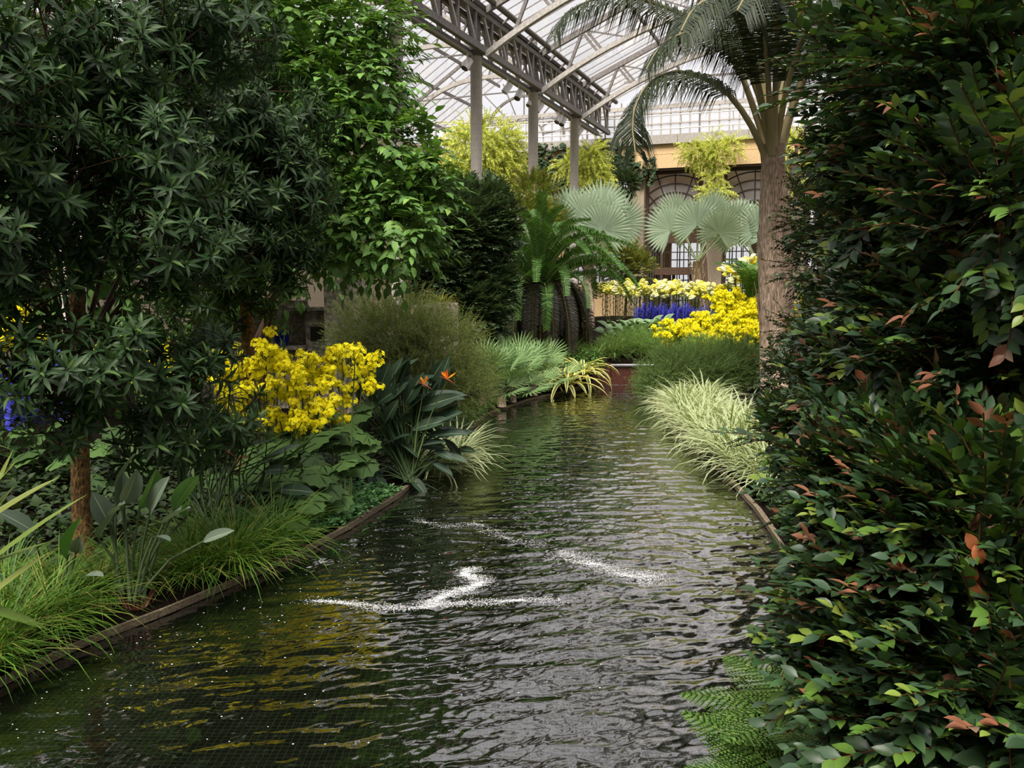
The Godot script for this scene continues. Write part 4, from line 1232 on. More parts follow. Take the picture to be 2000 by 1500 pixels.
func left_bed() -> void:
	# yellow groundsel: stems with domed flower heads over big lobed leaves
	var domes := [flower_dome(0), flower_dome(1), flower_dome(2)]
	var big := lobed_leaf()
	var green := []
	for c in [srgb(56, 82, 38), srgb(66, 94, 44), srgb(48, 72, 34), srgb(74, 104, 50)]:
		var m: StandardMaterial3D = M.matte.duplicate()
		m.albedo_color = c.linear_to_srgb()
		green.append(m)
	var feet := [Vector3(-1.75, 0, -9.0), Vector3(-2.15, 0, -9.1), Vector3(-2.6, 0, -9.3), Vector3(-3.3, 0, -9.5), Vector3(-4.1, 0, -9.6)]
	var says := ["yellow groundsel in flower beside the bird-of-paradise clump", "yellow groundsel with the densest flower domes over lobed leaves", "yellow groundsel whose flower dome stands in front of the concrete wall", "yellow groundsel half hidden behind the dark tree's lowest leaves", "yellow groundsel seen through the dark tree beside its trunk"]
	var plants := []
	for i in feet.size():
		var f: Vector3 = feet[i]
		f.y = level(f.x, f.z)
		plants.append(thing("groundsel", says[i], "flower plant", Transform3D(Basis(), f)))
	var far := thing("groundsel", "yellow groundsel apart from the others, above the blue flower spikes", "flower plant", Transform3D(Basis(), Vector3(-5.5, level(-5.5, -10.2), -10.2)))
	for list in [HEADS, HEADS_FAR]:
		for h in list:
			var p := v3(h)
			var o: Node3D = far
			if list == HEADS:
				o = plants[0]
				for q in plants:
					if absf(q.position.x - p.x) < absf(o.position.x - p.x):
						o = q
			var e := p - o.position
			part(o, "stem", tube_mesh([Vector3(rnd(-0.1, 0.1), 0, rnd(-0.1, 0.1)), e * Vector3(0.7, 0.5, 0.7), e - Vector3(0, 0.06, 0)], [0.012, 0.01, 0.006], 5), M.stalk)
			for k in 4:
				part(o, "flower_head", pick(domes), M.petal, Transform3D(Basis(Vector3.UP, rnd(0, TAU)).rotated(Vector3.RIGHT, rnd(-0.1, 0.6)) * rnd(0.75, 1.0), e + Vector3(rnd(-0.17, 0.17), rnd(-0.2, 0.1), rnd(-0.14, 0.17))))
	for q in LOBED:
		var p := v3(q)
		var o: Node3D = plants[0]
		for r in plants + [far]:
			if absf(r.position.x - p.x) < absf(o.position.x - p.x):
				o = r
		for k in 2:
			var e: Vector3 = p - o.position + Vector3(rnd(-0.12, 0.12), rnd(-0.1, 0.1), rnd(-0.15, 0.1)) * k
			e.y = maxf(e.y, 0.06)
			part(o, "leaf", big, pick(green), Transform3D(facing(Vector3(rnd(-0.7, 0.7), rnd(-0.6, 0.0), 1), Vector3(rnd(-0.3, 0.3), 1, rnd(0.4, 1.2))) * rnd(0.85, 1.3), e))
	# blue spikes seen through the leaves at the far left
	blue_bed([Vector3(-5.5, 0, -9.9), Vector3(-5.2, 0, -9.8), Vector3(-5.9, 0, -10.1)], "tall blue flower spikes under the lone groundsel", 1.75)
	# grey felt paddles
	var felt := [srgb(90, 106, 90), srgb(80, 96, 82), srgb(102, 116, 100)]
	var fresh := [srgb(70, 112, 50), srgb(80, 120, 58)]
	var o := thing("paddle_plant", "grey felted paddle-leaved plant rising by the ochre trunk", "plant", Transform3D(Basis(), Vector3(-2.55, 0.12, -5.9)))
	for q in PADDLES:
		stalked_leaf(o, q, fresh if q[4] else felt, M.matte, srgb(70, 86, 58), PADDLE, 0.5)
	for k in 14:
		var a := rnd(0, TAU)
		part(o, "dry_stub", tube_mesh([Vector3(cos(a) * 0.06, -0.03, sin(a) * 0.06), Vector3(cos(a) * 0.13, rnd(0.05, 0.14), sin(a) * 0.13)], [0.012, 0.004], 4), M.corten)
	var dark := [srgb(52, 72, 56), srgb(60, 80, 62), srgb(46, 66, 48)]
	var s := thing("bird_of_paradise", "bird-of-paradise clump leaning over the water with two orange flowers", "plant", Transform3D(Basis(), Vector3(-1.14, 0.12, -10.0)))
	for q in STRELITZIA:
		stalked_leaf(s, q, dark, M.leaf, srgb(58, 78, 44), PADDLE, 0.3)
		var e: Array = q.duplicate(true)
		for k in 2:
			for j in [1, 2]:
				e[j] = [q[j][0] + rnd(-0.2, 0.12), q[j][1] + rnd(-0.15, 0.1), q[j][2] - rnd(0.05, 0.5)]
			stalked_leaf(s, e, dark, M.leaf, srgb(58, 78, 44), PADDLE, 0.3)
	var t := thing("bird_of_paradise", "darker bird-of-paradise with one orange flower behind the felt paddles", "plant", Transform3D(Basis(), Vector3(-2.6, 0.12, -7.9)))
	for q in STRELITZIA_DARK:
		stalked_leaf(t, q, dark, M.gloss, srgb(50, 70, 40), PADDLE, 0.3)
	for k in 26:
		var a := Vector3(rnd(-0.25, 0.35), 0, rnd(-0.2, 0.2))
		part(t, "stalk", tube_mesh([a, a + Vector3(rnd(-0.1, 0.35), 0.5, 0), a + Vector3(rnd(-0.1, 0.75), rnd(0.7, 1.0), rnd(-0.2, 0.2))], [0.008, 0.007, 0.004], 4), green[2])
	bird_flower(s, Vector3(-0.96, 1.22, -9.8) - s.position)
	bird_flower(s, Vector3(-0.71, 1.28, -9.8) - s.position)
	bird_flower(t, Vector3(-2.48, 0.86, -7.7) - t.position)
	# flax straps
	var fx := thing("flax", "strap-leaved yellow-green flax fanning in from the edge of the bed", "plant", Transform3D(Basis(), Vector3(-3.4, 0.12, -4.5)))
	for q in FLAX:
		var a := v3(q[0]) - fx.position
		var b := v3(q[1]) - fx.position
		var st := tool()
		var c: Color = pick([srgb(98, 118, 50), srgb(84, 108, 46), srgb(112, 122, 56)])
		blade(st, Transform3D(facing(b - a, Vector3(0, 1, 0.6)), a), a.distance_to(b), q[2], STRAP, 0.1, -0.1, 0.35, halves(c))
		part(fx, "leaf", done(st), M.leaf)
	# grasses along the bank
	var g := [halves(srgb(86, 124, 40)), halves(srgb(72, 108, 36)), halves(srgb(100, 134, 48)), halves(srgb(136, 134, 70)), halves(srgb(60, 94, 34)), halves(srgb(90, 128, 42))]
	var tufts := [tuft_mesh(330, 0.62, 0.009, 0.12, g), tuft_mesh(330, 0.68, 0.009, 0.13, g), tuft_mesh(300, 0.55, 0.009, 0.11, g)]
	var at := [[-2.55, -6.9], [-2.2, -7.0], [-2.35, -6.55], [-2.75, -6.35], [-2.0, -7.35], [-2.5, -7.35], [-2.95, -5.55], [-3.05, -5.2], [-3.25, -5.6], [-3.1, -5.95], [-3.4, -5.15], [-2.9, -6.1], [-3.5, -6.0], [-2.15, -6.75], [-3.0, -4.85], [-3.3, -4.7]]
	for i in at.size():
		var q := Vector3(at[i][0], 0, at[i][1])
		q.y = level(q.x, q.z) - 0.01
		var o2 := thing("grass_clump", "fine arching green grass clump overhanging the edging board" if i % 2 == 0 else "fine arching green grass clump set back behind the edging board", "grass", Transform3D(Basis(Vector3.UP, rnd(0, TAU)), q), "grass clumps along the near bank")
		part(o2, "blades", tufts[i % 3], M.leaf).set_meta("kind", "stuff")
	# creeping cover at the bend
	cover("ground_cover", "mat of tiny glossy leaves spilling over the edging at the bend", func(): return along_bank(BANK_LEFT, -7.2, -9.7, -1, 0.0, 0.7), 5200, 0.05, [srgb(98, 146, 90), srgb(82, 128, 74), srgb(118, 162, 104)])
	cover("ground_cover", "dark low leaves covering the soil under the trees", func(): return along_bank(BANK_LEFT, -5.0, -13.0, -1, 0.6, 4.0), 9000, 0.1, [srgb(44, 62, 36), srgb(54, 74, 40), srgb(40, 52, 34)])


func bird_flower(o: Node3D, p: Vector3) -> void:
	var st := tool(false)
	for k in 6:
		var d := Vector3(rnd(-0.6, 0.6), rnd(0.3, 1.0), rnd(-0.3, 0.3)).normalized()
		blade(st, Transform3D(facing(d, Vector3(0, 0.3, 1)), p), rnd(0.08, 0.12), 0.022, LANCE, 0.0, 0.1, 0.4, halves(pick([srgb(240, 150, 30), srgb(226, 120, 20), srgb(200, 84, 30)])))
	var f := part(o, "flower", done(st), M.petal)
	var b := tool()
	blade(b, Transform3D(facing(Vector3(0.8, -0.35, 0.3)), p - Vector3(0.1, -0.03, 0)), 0.22, 0.035, LANCE, 0.0, 0.0, 0.8, halves(srgb(150, 70, 50)))
	part(f, "beak", done(b), M.petal)
	part(f, "stalk", tube_mesh([p, p * Vector3(0.5, 0.6, 0.5), Vector3(0, 0, 0)], [0.006, 0.007, 0.009], 5), M.stalk)


func along_bank(line: Array, z0: float, z1: float, side: int, a: float, b: float) -> Vector3:
	var z := rnd(z0, z1)
	var x := bank(line, z) + side * rnd(a, b)
	return Vector3(x, level(x, z), z)


func cover(called: String, label: String, where: Callable, count: int, size: float, palette: Array) -> Node3D:
	var first: Vector3 = where.call()
	var o := thing(called, label, "ground cover", Transform3D(Basis(), first))
	var st := tool()
	blade(st, Transform3D(), size, size * 0.7, [0.2, 0.9, 1.0, 0.6, 0.0], 0.1, -0.3, 0.2, halves(Color.WHITE))
	var places := []
	var tints := PackedColorArray()
	for i in count:
		var p: Vector3 = where.call()
		places.append(Transform3D(facing(Vector3(rnd(-1, 1), rnd(-0.2, 0.5), rnd(-1, 1)), Vector3(rnd(-0.4, 0.4), 1, rnd(-0.4, 0.4))) * rnd(0.6, 1.2), p - o.position + Vector3(0, rnd(0.01, 0.10), 0)))
		tints.append(pick(palette))
	mass(o, "foliage", done(st), M.leaf, places, tints)
	part(o, "runner", tube_mesh([Vector3(-0.1, 0.01, 0), Vector3(0.05, 0.03, 0.1), Vector3(0.2, 0.01, 0.15)], [0.004, 0.004, 0.003], 4), M.twig)
	return o


func blue_bed(feet: Array, label: String, tall := 1.0) -> void:
	var st := tool(false)
	for s in 7:
		var c := Vector3(rnd(-0.22, 0.22), 0, rnd(-0.18, 0.18))
		var h := rnd(0.6, 0.85)
		for i in 46:
			var t := float(i) / 46
			var a := i * 2.4
			var r := 0.035 * (1.0 - 0.75 * t)
			var p := c + Vector3(cos(a) * r, h * (0.45 + 0.6 * t), sin(a) * r)
			var d := Vector3(cos(a), 0.3, sin(a)) * 0.03
			st.set_color(pick([srgb(62, 66, 176), srgb(78, 84, 196), srgb(50, 54, 150)]))
			var e := Vector3(-sin(a), 0.5, cos(a)) * 0.014
			quad(st, p - e, p + d - e, p + d + e, p + e)
	var spikes := done(st)
	var g := tool()
	for i in 40:
		var a := rnd(0, TAU)
		blade(g, Transform3D(facing(Vector3(cos(a), rnd(0.2, 1.2), sin(a))), Vector3(rnd(-0.2, 0.2), rnd(0, 0.3), rnd(-0.2, 0.2))), 0.2, 0.03, LANCE, 0.2, -0.4, 0.2, halves(pick([srgb(66, 100, 56), srgb(80, 112, 60)])))
	var foliage := done(g)
	for f in feet:
		var p: Vector3 = f
		p.y = level(p.x, p.z)
		var o := thing("blue_spike_plant", label, "flower plant", Transform3D(Basis(Vector3.UP, rnd(0, TAU)) * tall, p), "blue flower spikes" if tall < 1.2 else "blue flower spikes by the groundsel")
		part(o, "flower_spikes", spikes, M.petal).set_meta("kind", "stuff")
		part(o, "foliage", foliage, M.leaf).set_meta("kind", "stuff")


func middle_ground() -> void:
	ruin()
	# airy thread-leaved dome
	var olive := [srgb(132, 150, 84), srgb(114, 134, 70), srgb(150, 162, 100), srgb(128, 118, 76)]
	plume("airy_shrub", "airy olive-green thread-leaved dome in front of the concrete wall", AIRY, 5200, needle_spray(46, 0.32, 0.05, 0.006, olive), M.matte)
	var fresh := [srgb(112, 144, 78), srgb(96, 128, 66), srgb(126, 154, 90), srgb(104, 112, 66)]
	plume("asparagus_fern", "feathery green asparagus fern spilling beside the weir", ASPARAGUS, 5200, needle_spray(46, 0.3, 0.05, 0.006, fresh), M.matte)
	# clipped dark shrub
	var dk := [srgb(78, 98, 66), srgb(66, 84, 56), srgb(92, 112, 80), srgb(106, 126, 94)]
	var d := kind(OVATE, 0.13, 0.05, 0.1, -0.25, 0.25, dk, M.gloss)
	d.far = [0.15, 0.8, 1.0, 0.6, 0.0]
	var s := laurel_sprays(d, [], 12, 0.25)
	var o := thing("clipped_shrub", "tall clipped dark-leaved shrub next to the cycad", "shrub", Transform3D(Basis(), Vector3(-1.1, level(-1.1, -19.2), -19.2)))
	part(o, "trunk", tube_mesh([Vector3.ZERO, Vector3(0.1, 1.5, 0), Vector3(0, 3, 0)], [0.07, 0.06, 0.04], 8), M.twig)
	grow(o, d, s, shell(HEDGE, 4800, 0.3, 0.72), 0)
	# mottled bush and others before the far wall
	var mot := [srgb(118, 144, 58), srgb(98, 126, 50), srgb(146, 156, 74), srgb(150, 118, 76)]
	var d2 := kind(OVATE, 0.10, 0.045, 0.1, -0.25, 0.25, mot, M.leaf)
	d2.far = [0.2, 1.0, 0.6, 0.0]
	var s2 := laurel_sprays(d2, [], 12, 0.3)
	for a in [["mottled_bush", "rounded mottled green bush under the middle column", MOTTLED, 1100, Vector3(0.6, 0.7, -27.5)], ["leafy_bush", "loose mid-green bush between cycad and silver palm", GREEN_BANK, 900, Vector3(4.0, 0.9, -32.4)]]:
		var b := thing(a[0], a[1], "bush", Transform3D(Basis(), a[4]))
		part(b, "stem", tube_mesh([Vector3.ZERO, Vector3(0.1, 1.0, 0), Vector3(0.1, 2.5, 0)], [0.05, 0.04, 0.02], 6), M.twig)
		grow(b, d2, s2, shell(a[2], a[3], 0.4, 0.5), 0)
	var ball := thing("dark_ball_bush", "small dark round bush hanging on the pier beside the arch", "bush", Transform3D(Basis(), Vector3(DARK_BALL[0][0], DARK_BALL[0][1], DARK_BALL[0][2])))
	part(ball, "stem", tube_mesh([Vector3(0, -0.3, -0.3), Vector3(0, 0, 0)], [0.03, 0.02], 5), M.twig)
	grow(ball, d, s, shell(DARK_BALL, 260, 0.1, 0.5), 0)
	ivy(d)
	# golden weeping trees
	var gold := [srgb(236, 240, 136), srgb(222, 228, 110), srgb(190, 198, 90), srgb(140, 150, 70), srgb(246, 248, 170)]
	var gm := needle_spray(46, 0.5, 0.12, 0.028, gold, 0.45)
	for a in [["golden_tree", "wide golden weeping tree behind the thick column", GOLD_ONE, 1900, 0.5], ["golden_tree", "slim golden weeping tree against the dark window", GOLD_TWO, 420, 0.5], ["golden_tree", "golden weeping tree on the pier between the two arches", GOLD_THREE, 480, 0.5], ["golden_tree", "golden weeping tree half hidden by the palm trunk", GOLD_FOUR, 380, 0.5]]:
		var f := foot_of(a[2])
		var t := thing(a[0], a[1], "tree", Transform3D(Basis(), f))
		var top := v3(a[2][0]) - f
		part(t, "trunk", tube_mesh([Vector3.ZERO, top * 0.5, top], [0.09, 0.07, 0.04], 8), M.twig)
		branches(t, a[2], top * 0.7, 0.03, M.twig)
		var places := []
		var tints := PackedColorArray()
		for q in shell(a[2], a[3], -0.25, 0.55):
			places.append(t.transform.affine_inverse() * q)
			var v := rnd(0.9, 1.08)
			tints.append(Color(v, v, v))
		mass(t, "foliage", gm, M.leaf, places, tints)


func plume(called: String, label: String, blobs: Array, count: int, mesh: Mesh, material: Material) -> void:
	var f := foot_of(blobs)
	var o := thing(called, label, "shrub", Transform3D(Basis(), f))
	branches(o, blobs, Vector3.ZERO, 0.012, M.twig)
	var places := []
	var tints := PackedColorArray()
	for q in shell(blobs, count, 0.1, 0.5):
		places.append(o.transform.affine_inverse() * q)
		var v := rnd(0.92, 1.08)
		tints.append(Color(v, v, v))
	mass(o, "foliage", mesh, material, places, tints)


func ivy(d: Dictionary) -> void:
	var o := thing("wall_ivy", "dark ivy trained over the wall between the two plain windows", "ivy", HALL * Transform3D(Basis(), Vector3(-1, 0.8, 0.1)))
	for k in 5:
		part(o, "stem", tube_mesh([Vector3(-1.6 + k * 0.25, 0, 0), Vector3(-1.5 + k * 0.2, 4, 0), Vector3(-1.8 + k * 0.9, 7.3, 0)], [0.03, 0.025, 0.01], 5), M.twig)
	var st := tool()
	blade(st, Transform3D(), 0.13, 0.12, [0.3, 1.0, 0.7, 0.0], 0.0, -0.2, 0.2, halves(Color.WHITE))
	var places := []
	var tints := PackedColorArray()
	var n := FastNoiseLite.new()
	n.frequency = 0.6
	while places.size() < 9000:
		var x := rnd(-5.2, 2.0)
		var y := rnd(4.0, 8.7)
		var pier := x > -1.9 and x < -0.85
		if not pier and y < 6.75 and not (x > 1.95 and y < 7.5):
			continue
		if n.get_noise_2d(x * 4.0, y * 3.0) < -0.25 + smoothstep(7.7, 8.5, y) * 0.4 + smoothstep(0.4, 1.6, x) * 0.5:
			continue
		places.append(Transform3D(facing(Vector3(rnd(-1, 1), rnd(-1.2, 0.2), rnd(0.1, 0.6)), Vector3(rnd(-0.3, 0.3), 0.4, 1)) * rnd(0.7, 1.3), Vector3(x + 1.0, y - 0.8, rnd(0.0, 0.16))))
		tints.append(pick([srgb(52, 70, 42), srgb(64, 86, 50), srgb(46, 60, 38)]))
	mass(o, "foliage", done(st), M.matte, places, tints)


func ruin() -> void:
	# a stepped concrete wall with niches, half buried in plants
	var w := setting("wall_garden", Transform3D(Basis(Vector3.UP, 0.1), Vector3(-3.2, 0, -15.2)))
	part(w, "pier", box_mesh(Vector3(0.05, 0, -0.35), Vector3(0.72, 2.45, 0.25)), M.concrete)
	part(w, "buttress", box_mesh(Vector3(0.5, 0, 0.2), Vector3(0.75, 2.0, 0.75)), M.concrete)
	part(w, "panel", box_mesh(Vector3(-2.2, 0, -0.3), Vector3(0.05, 1.32, 0.1)), M.concrete)
	part(w, "panel", box_mesh(Vector3(-0.28, 1.32, -0.3), Vector3(0.05, 1.95, 0.1)), M.concrete)
	part(w, "panel", box_mesh(Vector3(-2.2, 1.32, -0.3), Vector3(-0.28, 2.1, -0.22)), M.concrete)
	part(w, "shelf", box_mesh(Vector3(-1.3, 1.28, -0.3), Vector3(-0.28, 1.34, 0.25)), M.concrete)
	part(w, "shelf", box_mesh(Vector3(-0.55, 1.93, -0.3), Vector3(0.3, 1.99, 0.22)), M.concrete)
	part(w, "niche_shade", box_mesh(Vector3(-0.2, 1.42, 0.085), Vector3(0.02, 1.66, 0.11)), M.black)  # flat black plate on the panel, standing in for the shade inside a hole
	part(w, "coping", box_mesh(Vector3(0.7, 1.96, -0.1), Vector3(1.9, 2.02, 0.1)), M.concrete)
	part(w, "low_panel", box_mesh(Vector3(0.7, 0, -0.2), Vector3(1.9, 1.75, 0.0)), M.concrete)
	for i in 9:
		part(w, "baluster", tube_mesh([Vector3(0.85 + i * 0.12, 1.75, -0.05), Vector3(0.85 + i * 0.12, 1.85, -0.05), Vector3(0.85 + i * 0.12, 1.96, -0.05)], [0.02, 0.035, 0.02], 6), M.concrete)
	var p := thing("blue_pot", "glazed blue pot standing on the shelf of the concrete wall", "pot", Transform3D(Basis(), Vector3(-3.85, 1.35, -14.98)))
	part(p, "body", tube_mesh([Vector3.ZERO, Vector3(0, 0.1, 0), Vector3(0, 0.22, 0)], [0.09, 0.12, 0.13], 16), M.blue_glaze)
	part(p, "rim", tube_mesh([Vector3(0, 0.21, 0), Vector3(0, 0.25, 0)], [0.145, 0.145], 16), M.blue_glaze)
	var b := thing("planter_box", "weathered wooden planter box of spiky grass behind the airy dome", "planter", Transform3D(Basis(Vector3.UP, 0.2), Vector3(-1.35, 0.3, -17.2)))
	for i in 4:
		part(b, "plank", box_mesh(Vector3(-0.3 + i * 0.15, 0, 0.2), Vector3(-0.16 + i * 0.15, 1.75, 0.24)), M.concrete)
	part(b, "core", box_mesh(Vector3(-0.3, 0, -0.3), Vector3(0.3, 1.7, 0.2)), M.concrete)
	var g := tuft_mesh(90, 0.4, 0.02, 0.15, [halves(srgb(156, 160, 74)), halves(srgb(120, 140, 60)), halves(srgb(178, 164, 90))])
	part(b, "grass", g, M.leaf, Transform3D(Basis(), Vector3(0, 1.68, 0))).set_meta("kind", "stuff")


func far_beds() -> void:
	# dwarf fan palms on the bank
	var fans := []
	for i in 3:
		fans.append(fan_leaf(13, 0.5, 1.35, 0.034, srgb(132, 160, 106), srgb(84, 116, 66), 0.25, 0.4))
	var spots := [[-0.55, -16.6, "dwarf fan palm at the foot of the airy dome"], [0.0, -17.6, "dwarf fan palm in the middle of the fan palm group"], [0.45, -18.8, "dwarf fan palm next to the striped agave"], [-0.35, -18.4, "dwarf fan palm standing behind the others, below the clipped shrub"], [-0.2, -16.9, "dwarf fan palm hanging over the stream edge"], [0.1, -19.8, "dwarf fan palm with yellower fans under the clipped shrub"]]
	for s in spots:
		var f := Vector3(s[0], level(s[0], s[1]), s[1])
		var o := thing("dwarf_fan_palm", s[2], "palm", Transform3D(Basis(), f), "dwarf fan palms")
		part(o, "trunk", tube_mesh([Vector3.ZERO, Vector3(0, 0.25, 0)], [0.09, 0.07], 8, 0.1), M.palm_bark)
		for k in 17:
			var a := k * 2.4
			var up := lerpf(1.35, 0.1, k / 17.0)
			var d := Vector3(cos(a) * cos(up), sin(up), sin(a) * cos(up))
			var tip := Vector3(0, 0.2, 0) + d * rnd(0.5, 0.8)
			var leaf := part(o, "leaf", pick(fans), M.leaf, Transform3D(facing(d, Vector3(0, 1, 0) - d * 0.3 + Vector3(0, 0, 0.25)), tip))
			part(leaf, "stalk", tube_mesh([Vector3.ZERO, Vector3(0, 0, -tip.length() + 0.12)], [0.008, 0.01], 4), M.stalk)
	# striped agaves
	for s in [[1.2, -19.75, "striped yellow-edged agave drooping over the edging near the weir", 1.0], [0.75, -19.9, "smaller striped agave next to the dwarf fan palms", 0.75], [1.65, -20.9, "striped agave with leaves combed flat beside the weir", 0.95]]:
		var o := thing("striped_agave", s[2], "agave", Transform3D(Basis(), Vector3(s[0], level(s[0], s[1]) + 0.05, s[1])), "striped agaves")
		for k in 34:
			var a := k * 2.4
			var up := lerpf(1.25, 0.25, k / 34.0)
			var st := tool()
			var y: Color = srgb(236, 224, 128)
			var g: Color = pick([srgb(96, 120, 92), srgb(84, 108, 78)])
			blade(st, Transform3D(facing(Vector3(cos(a), 0, sin(a)), Vector3.UP), Vector3(cos(a) * 0.04, 0, sin(a) * 0.04)), rnd(0.85, 1.15) * s[3], 0.115 * s[3], [0.7, 0.9, 1.0, 1.0, 0.9, 0.75, 0.5, 0.0], up, up - rnd(1.2, 2.3), 0.35, [[-1.0, -0.5, y], [-0.5, 0.5, g], [0.5, 1.0, y]])
			part(o, "leaf", done(st), M.leaf)
	# sedge mound behind the weir
	var g := [halves(srgb(104, 130, 64)), halves(srgb(84, 112, 54)), halves(srgb(120, 142, 78))]
	var tufts := [tuft_mesh(230, 0.8, 0.012, 0.12, g, 0.95), tuft_mesh(230, 0.75, 0.012, 0.12, g, 0.95)]
	for i in 9:
		var q := Vector3([1.5, 2.1, 2.6, 1.9, 2.9, 3.3, 3.7, 2.4, 1.1][i], 0, [-22.6, -22.4, -22.7, -23.2, -23.4, -22.9, -23.4, -23.0, -22.9][i])
		q.y = level(q.x, q.z)
		var o := thing("sedge_clump", "soft green sedge clump on the ledge above the weir", "grass", Transform3D(Basis(Vector3.UP, rnd(0, TAU)), q), "sedge clumps above the weir")
		part(o, "blades", tufts[i % 2], M.leaf).set_meta("kind", "stuff")
	var meadow := [srgb(126, 160, 84), srgb(106, 142, 70), srgb(140, 168, 96)]
	plume("feathery_cover", "light green feathery mound between sedge and yellow flowers", [[3.6, 0.85, -23.6, 0.75, 0.3, 0.7], [4.3, 0.85, -23.0, 0.7, 0.28, 0.7], [3.0, 0.82, -23.8, 0.6, 0.28, 0.6], [4.8, 0.75, -22.0, 0.7, 0.32, 0.7]], 3600, needle_spray(40, 0.28, 0.05, 0.007, meadow), M.matte)
	cover("ground_cover", "bright leafy cover around the foot of the cycad", func():
		var x := rnd(-0.3, 2.2)
		var z := rnd(-21.0, -24.5)
		return Vector3(x, level(x, z) + rnd(0, 0.25), z), 2600, 0.1, [srgb(76, 116, 56), srgb(60, 96, 48), srgb(94, 132, 66)])
	cover("ground_cover", "low green leaves lining the edging below the dwarf fan palms", func(): return along_bank(BANK_LEFT, -12.0, -20.5, -1, 0.0, 0.5), 3600, 0.08, [srgb(66, 104, 50), srgb(54, 88, 42), srgb(80, 118, 58)])
	# hostas
	var hosta := tool()
	blade(hosta, Transform3D(), 0.36, 0.27, [0.5, 0.9, 1.0, 0.92, 0.7, 0.35, 0.0], 0.35, -0.35, 0.22, [[-1.0, -0.86, srgb(200, 214, 176)], [-0.86, 0.0, srgb(116, 146, 106)], [0.0, 0.86, srgb(104, 136, 96)], [0.86, 1.0, srgb(200, 214, 176)]])
	var hl := done(hosta)
	for i in 6:
		var x: float = 3.0 + 0.25 * i
		var z: float = -25.2 + 0.25 * (i % 3)
		var o := thing("hosta", "blue-green hosta with pale leaf edges in front of the blue spikes", "plant", Transform3D(Basis(), Vector3(x, level(x, z) + 0.1, z)), "hostas below the blue spikes")
		for k in 15:
			var a := k * 2.4
			var up := lerpf(1.1, 0.25, k / 15.0)
			var d := Vector3(cos(a) * cos(up), sin(up), sin(a) * cos(up))
			var leaf := part(o, "leaf", hl, M.matte, Transform3D(facing(d * Vector3(1, 0.4, 1), Vector3(0, 1, 0.3)), d * rnd(0.3, 0.55)))
			part(leaf, "stalk", tube_mesh([Vector3.ZERO, Vector3(0, -0.15, -0.25)], [0.008, 0.01], 4), M.stalk)
	# blue band
	var feet := []
	for i in 34:
		var t := rng.randf()
		feet.append(Vector3(lerpf(3.7, 6.3, t) + rnd(-0.2, 0.2), 0, lerpf(-27.9, -26.4, t) + rnd(-0.5, 0.5)))
	blue_bed(feet, "blue flower spike plant in the band between lilies and yellow mass", 1.0)
	# lilies
	var lily := tool()
	for k in 6:
		var a := TAU * k / 6
		blade(lily, Transform3D(Basis(Vector3(0, 0, 1), a) * facing(Vector3(0, 0.25, 1), Vector3(0, 1, 0)), Vector3.ZERO), 0.25, 0.12, [0.25, 0.6, 1.0, 0.8, 0.0], 0.15, 0.9 - 1.9, 0.2, halves(Color.WHITE))
	var lm := done(lily)
	var pal := []
	for c in [srgb(252, 250, 160), srgb(253, 252, 214), srgb(250, 244, 120), srgb(252, 252, 232), srgb(244, 226, 70)]:
		var m: StandardMaterial3D = M.petal.duplicate()
		m.albedo_color = c.linear_to_srgb()
		pal.append(m)
	var lg := tool()
	for i in 26:
		var a := i * 2.4
		blade(lg, Transform3D(facing(Vector3(cos(a), 0.5, sin(a))), Vector3(0, 0.1 + 0.032 * i, 0)), 0.18, 0.03, LANCE, 0.1, -0.5, 0.2, halves(srgb(78, 116, 52)))
	var leaves := done(lg)
	for i in 104:
		var tall := i >= 72
		var t := rng.randf()
		var x := lerpf(3.0, 6.6, (i % 36) / 36.0) + rnd(-0.15, 0.15)
		var z := -29.6 + 0.9 * t + rnd(-0.9, 0.9)
		if tall:
			x = rnd(6.6, 8.1)
			z = rnd(-29.2, -27.4)
		var h := rnd(0.95, 1.3) if not tall else rnd(1.1, 2.1)
		var o := thing("lily", "pale yellow lily in the low drift behind the blue band" if not tall else "white and yellow lily in the taller group beside the small palm", "flower plant", Transform3D(Basis(Vector3.UP, rnd(0, TAU)), Vector3(x, level(x, z), z)), "lilies in the low drift" if not tall else "taller lilies")
		part(o, "stem", tube_mesh([Vector3.ZERO, Vector3(0.02, h * 0.5, 0), Vector3(0, h, 0)], [0.01, 0.009, 0.006], 4), M.twig)
		part(o, "leaves", leaves, M.leaf, Transform3D(Basis.from_scale(Vector3(1, h, 1)), Vector3.ZERO)).set_meta("kind", "stuff")
		for k in 5:
			var a := rnd(0, TAU)
			var d := Vector3(cos(a), rnd(0.1, 0.6), sin(a))
			part(o, "flower", lm, pal[rng.randi() % 3 if not tall else rng.randi() % 5], Transform3D(facing(d), Vector3(0, h - 0.04 * k, 0) + d * 0.08))
	# yellow mass
	var domes := [flower_dome(0), flower_dome(1)]
	var stalks := tool()
	for i in 60:
		blade(stalks, Transform3D(facing(Vector3(rnd(-1, 1), rnd(0.3, 1.5), rnd(-1, 1))), Vector3(rnd(-0.2, 0.2), rnd(0.0, 0.5), rnd(-0.2, 0.2))), 0.22, 0.06, OVATE, 0.1, -0.4, 0.2, halves(pick([srgb(88, 124, 48), srgb(110, 140, 52), srgb(72, 106, 42)])))
	var sm := done(stalks)
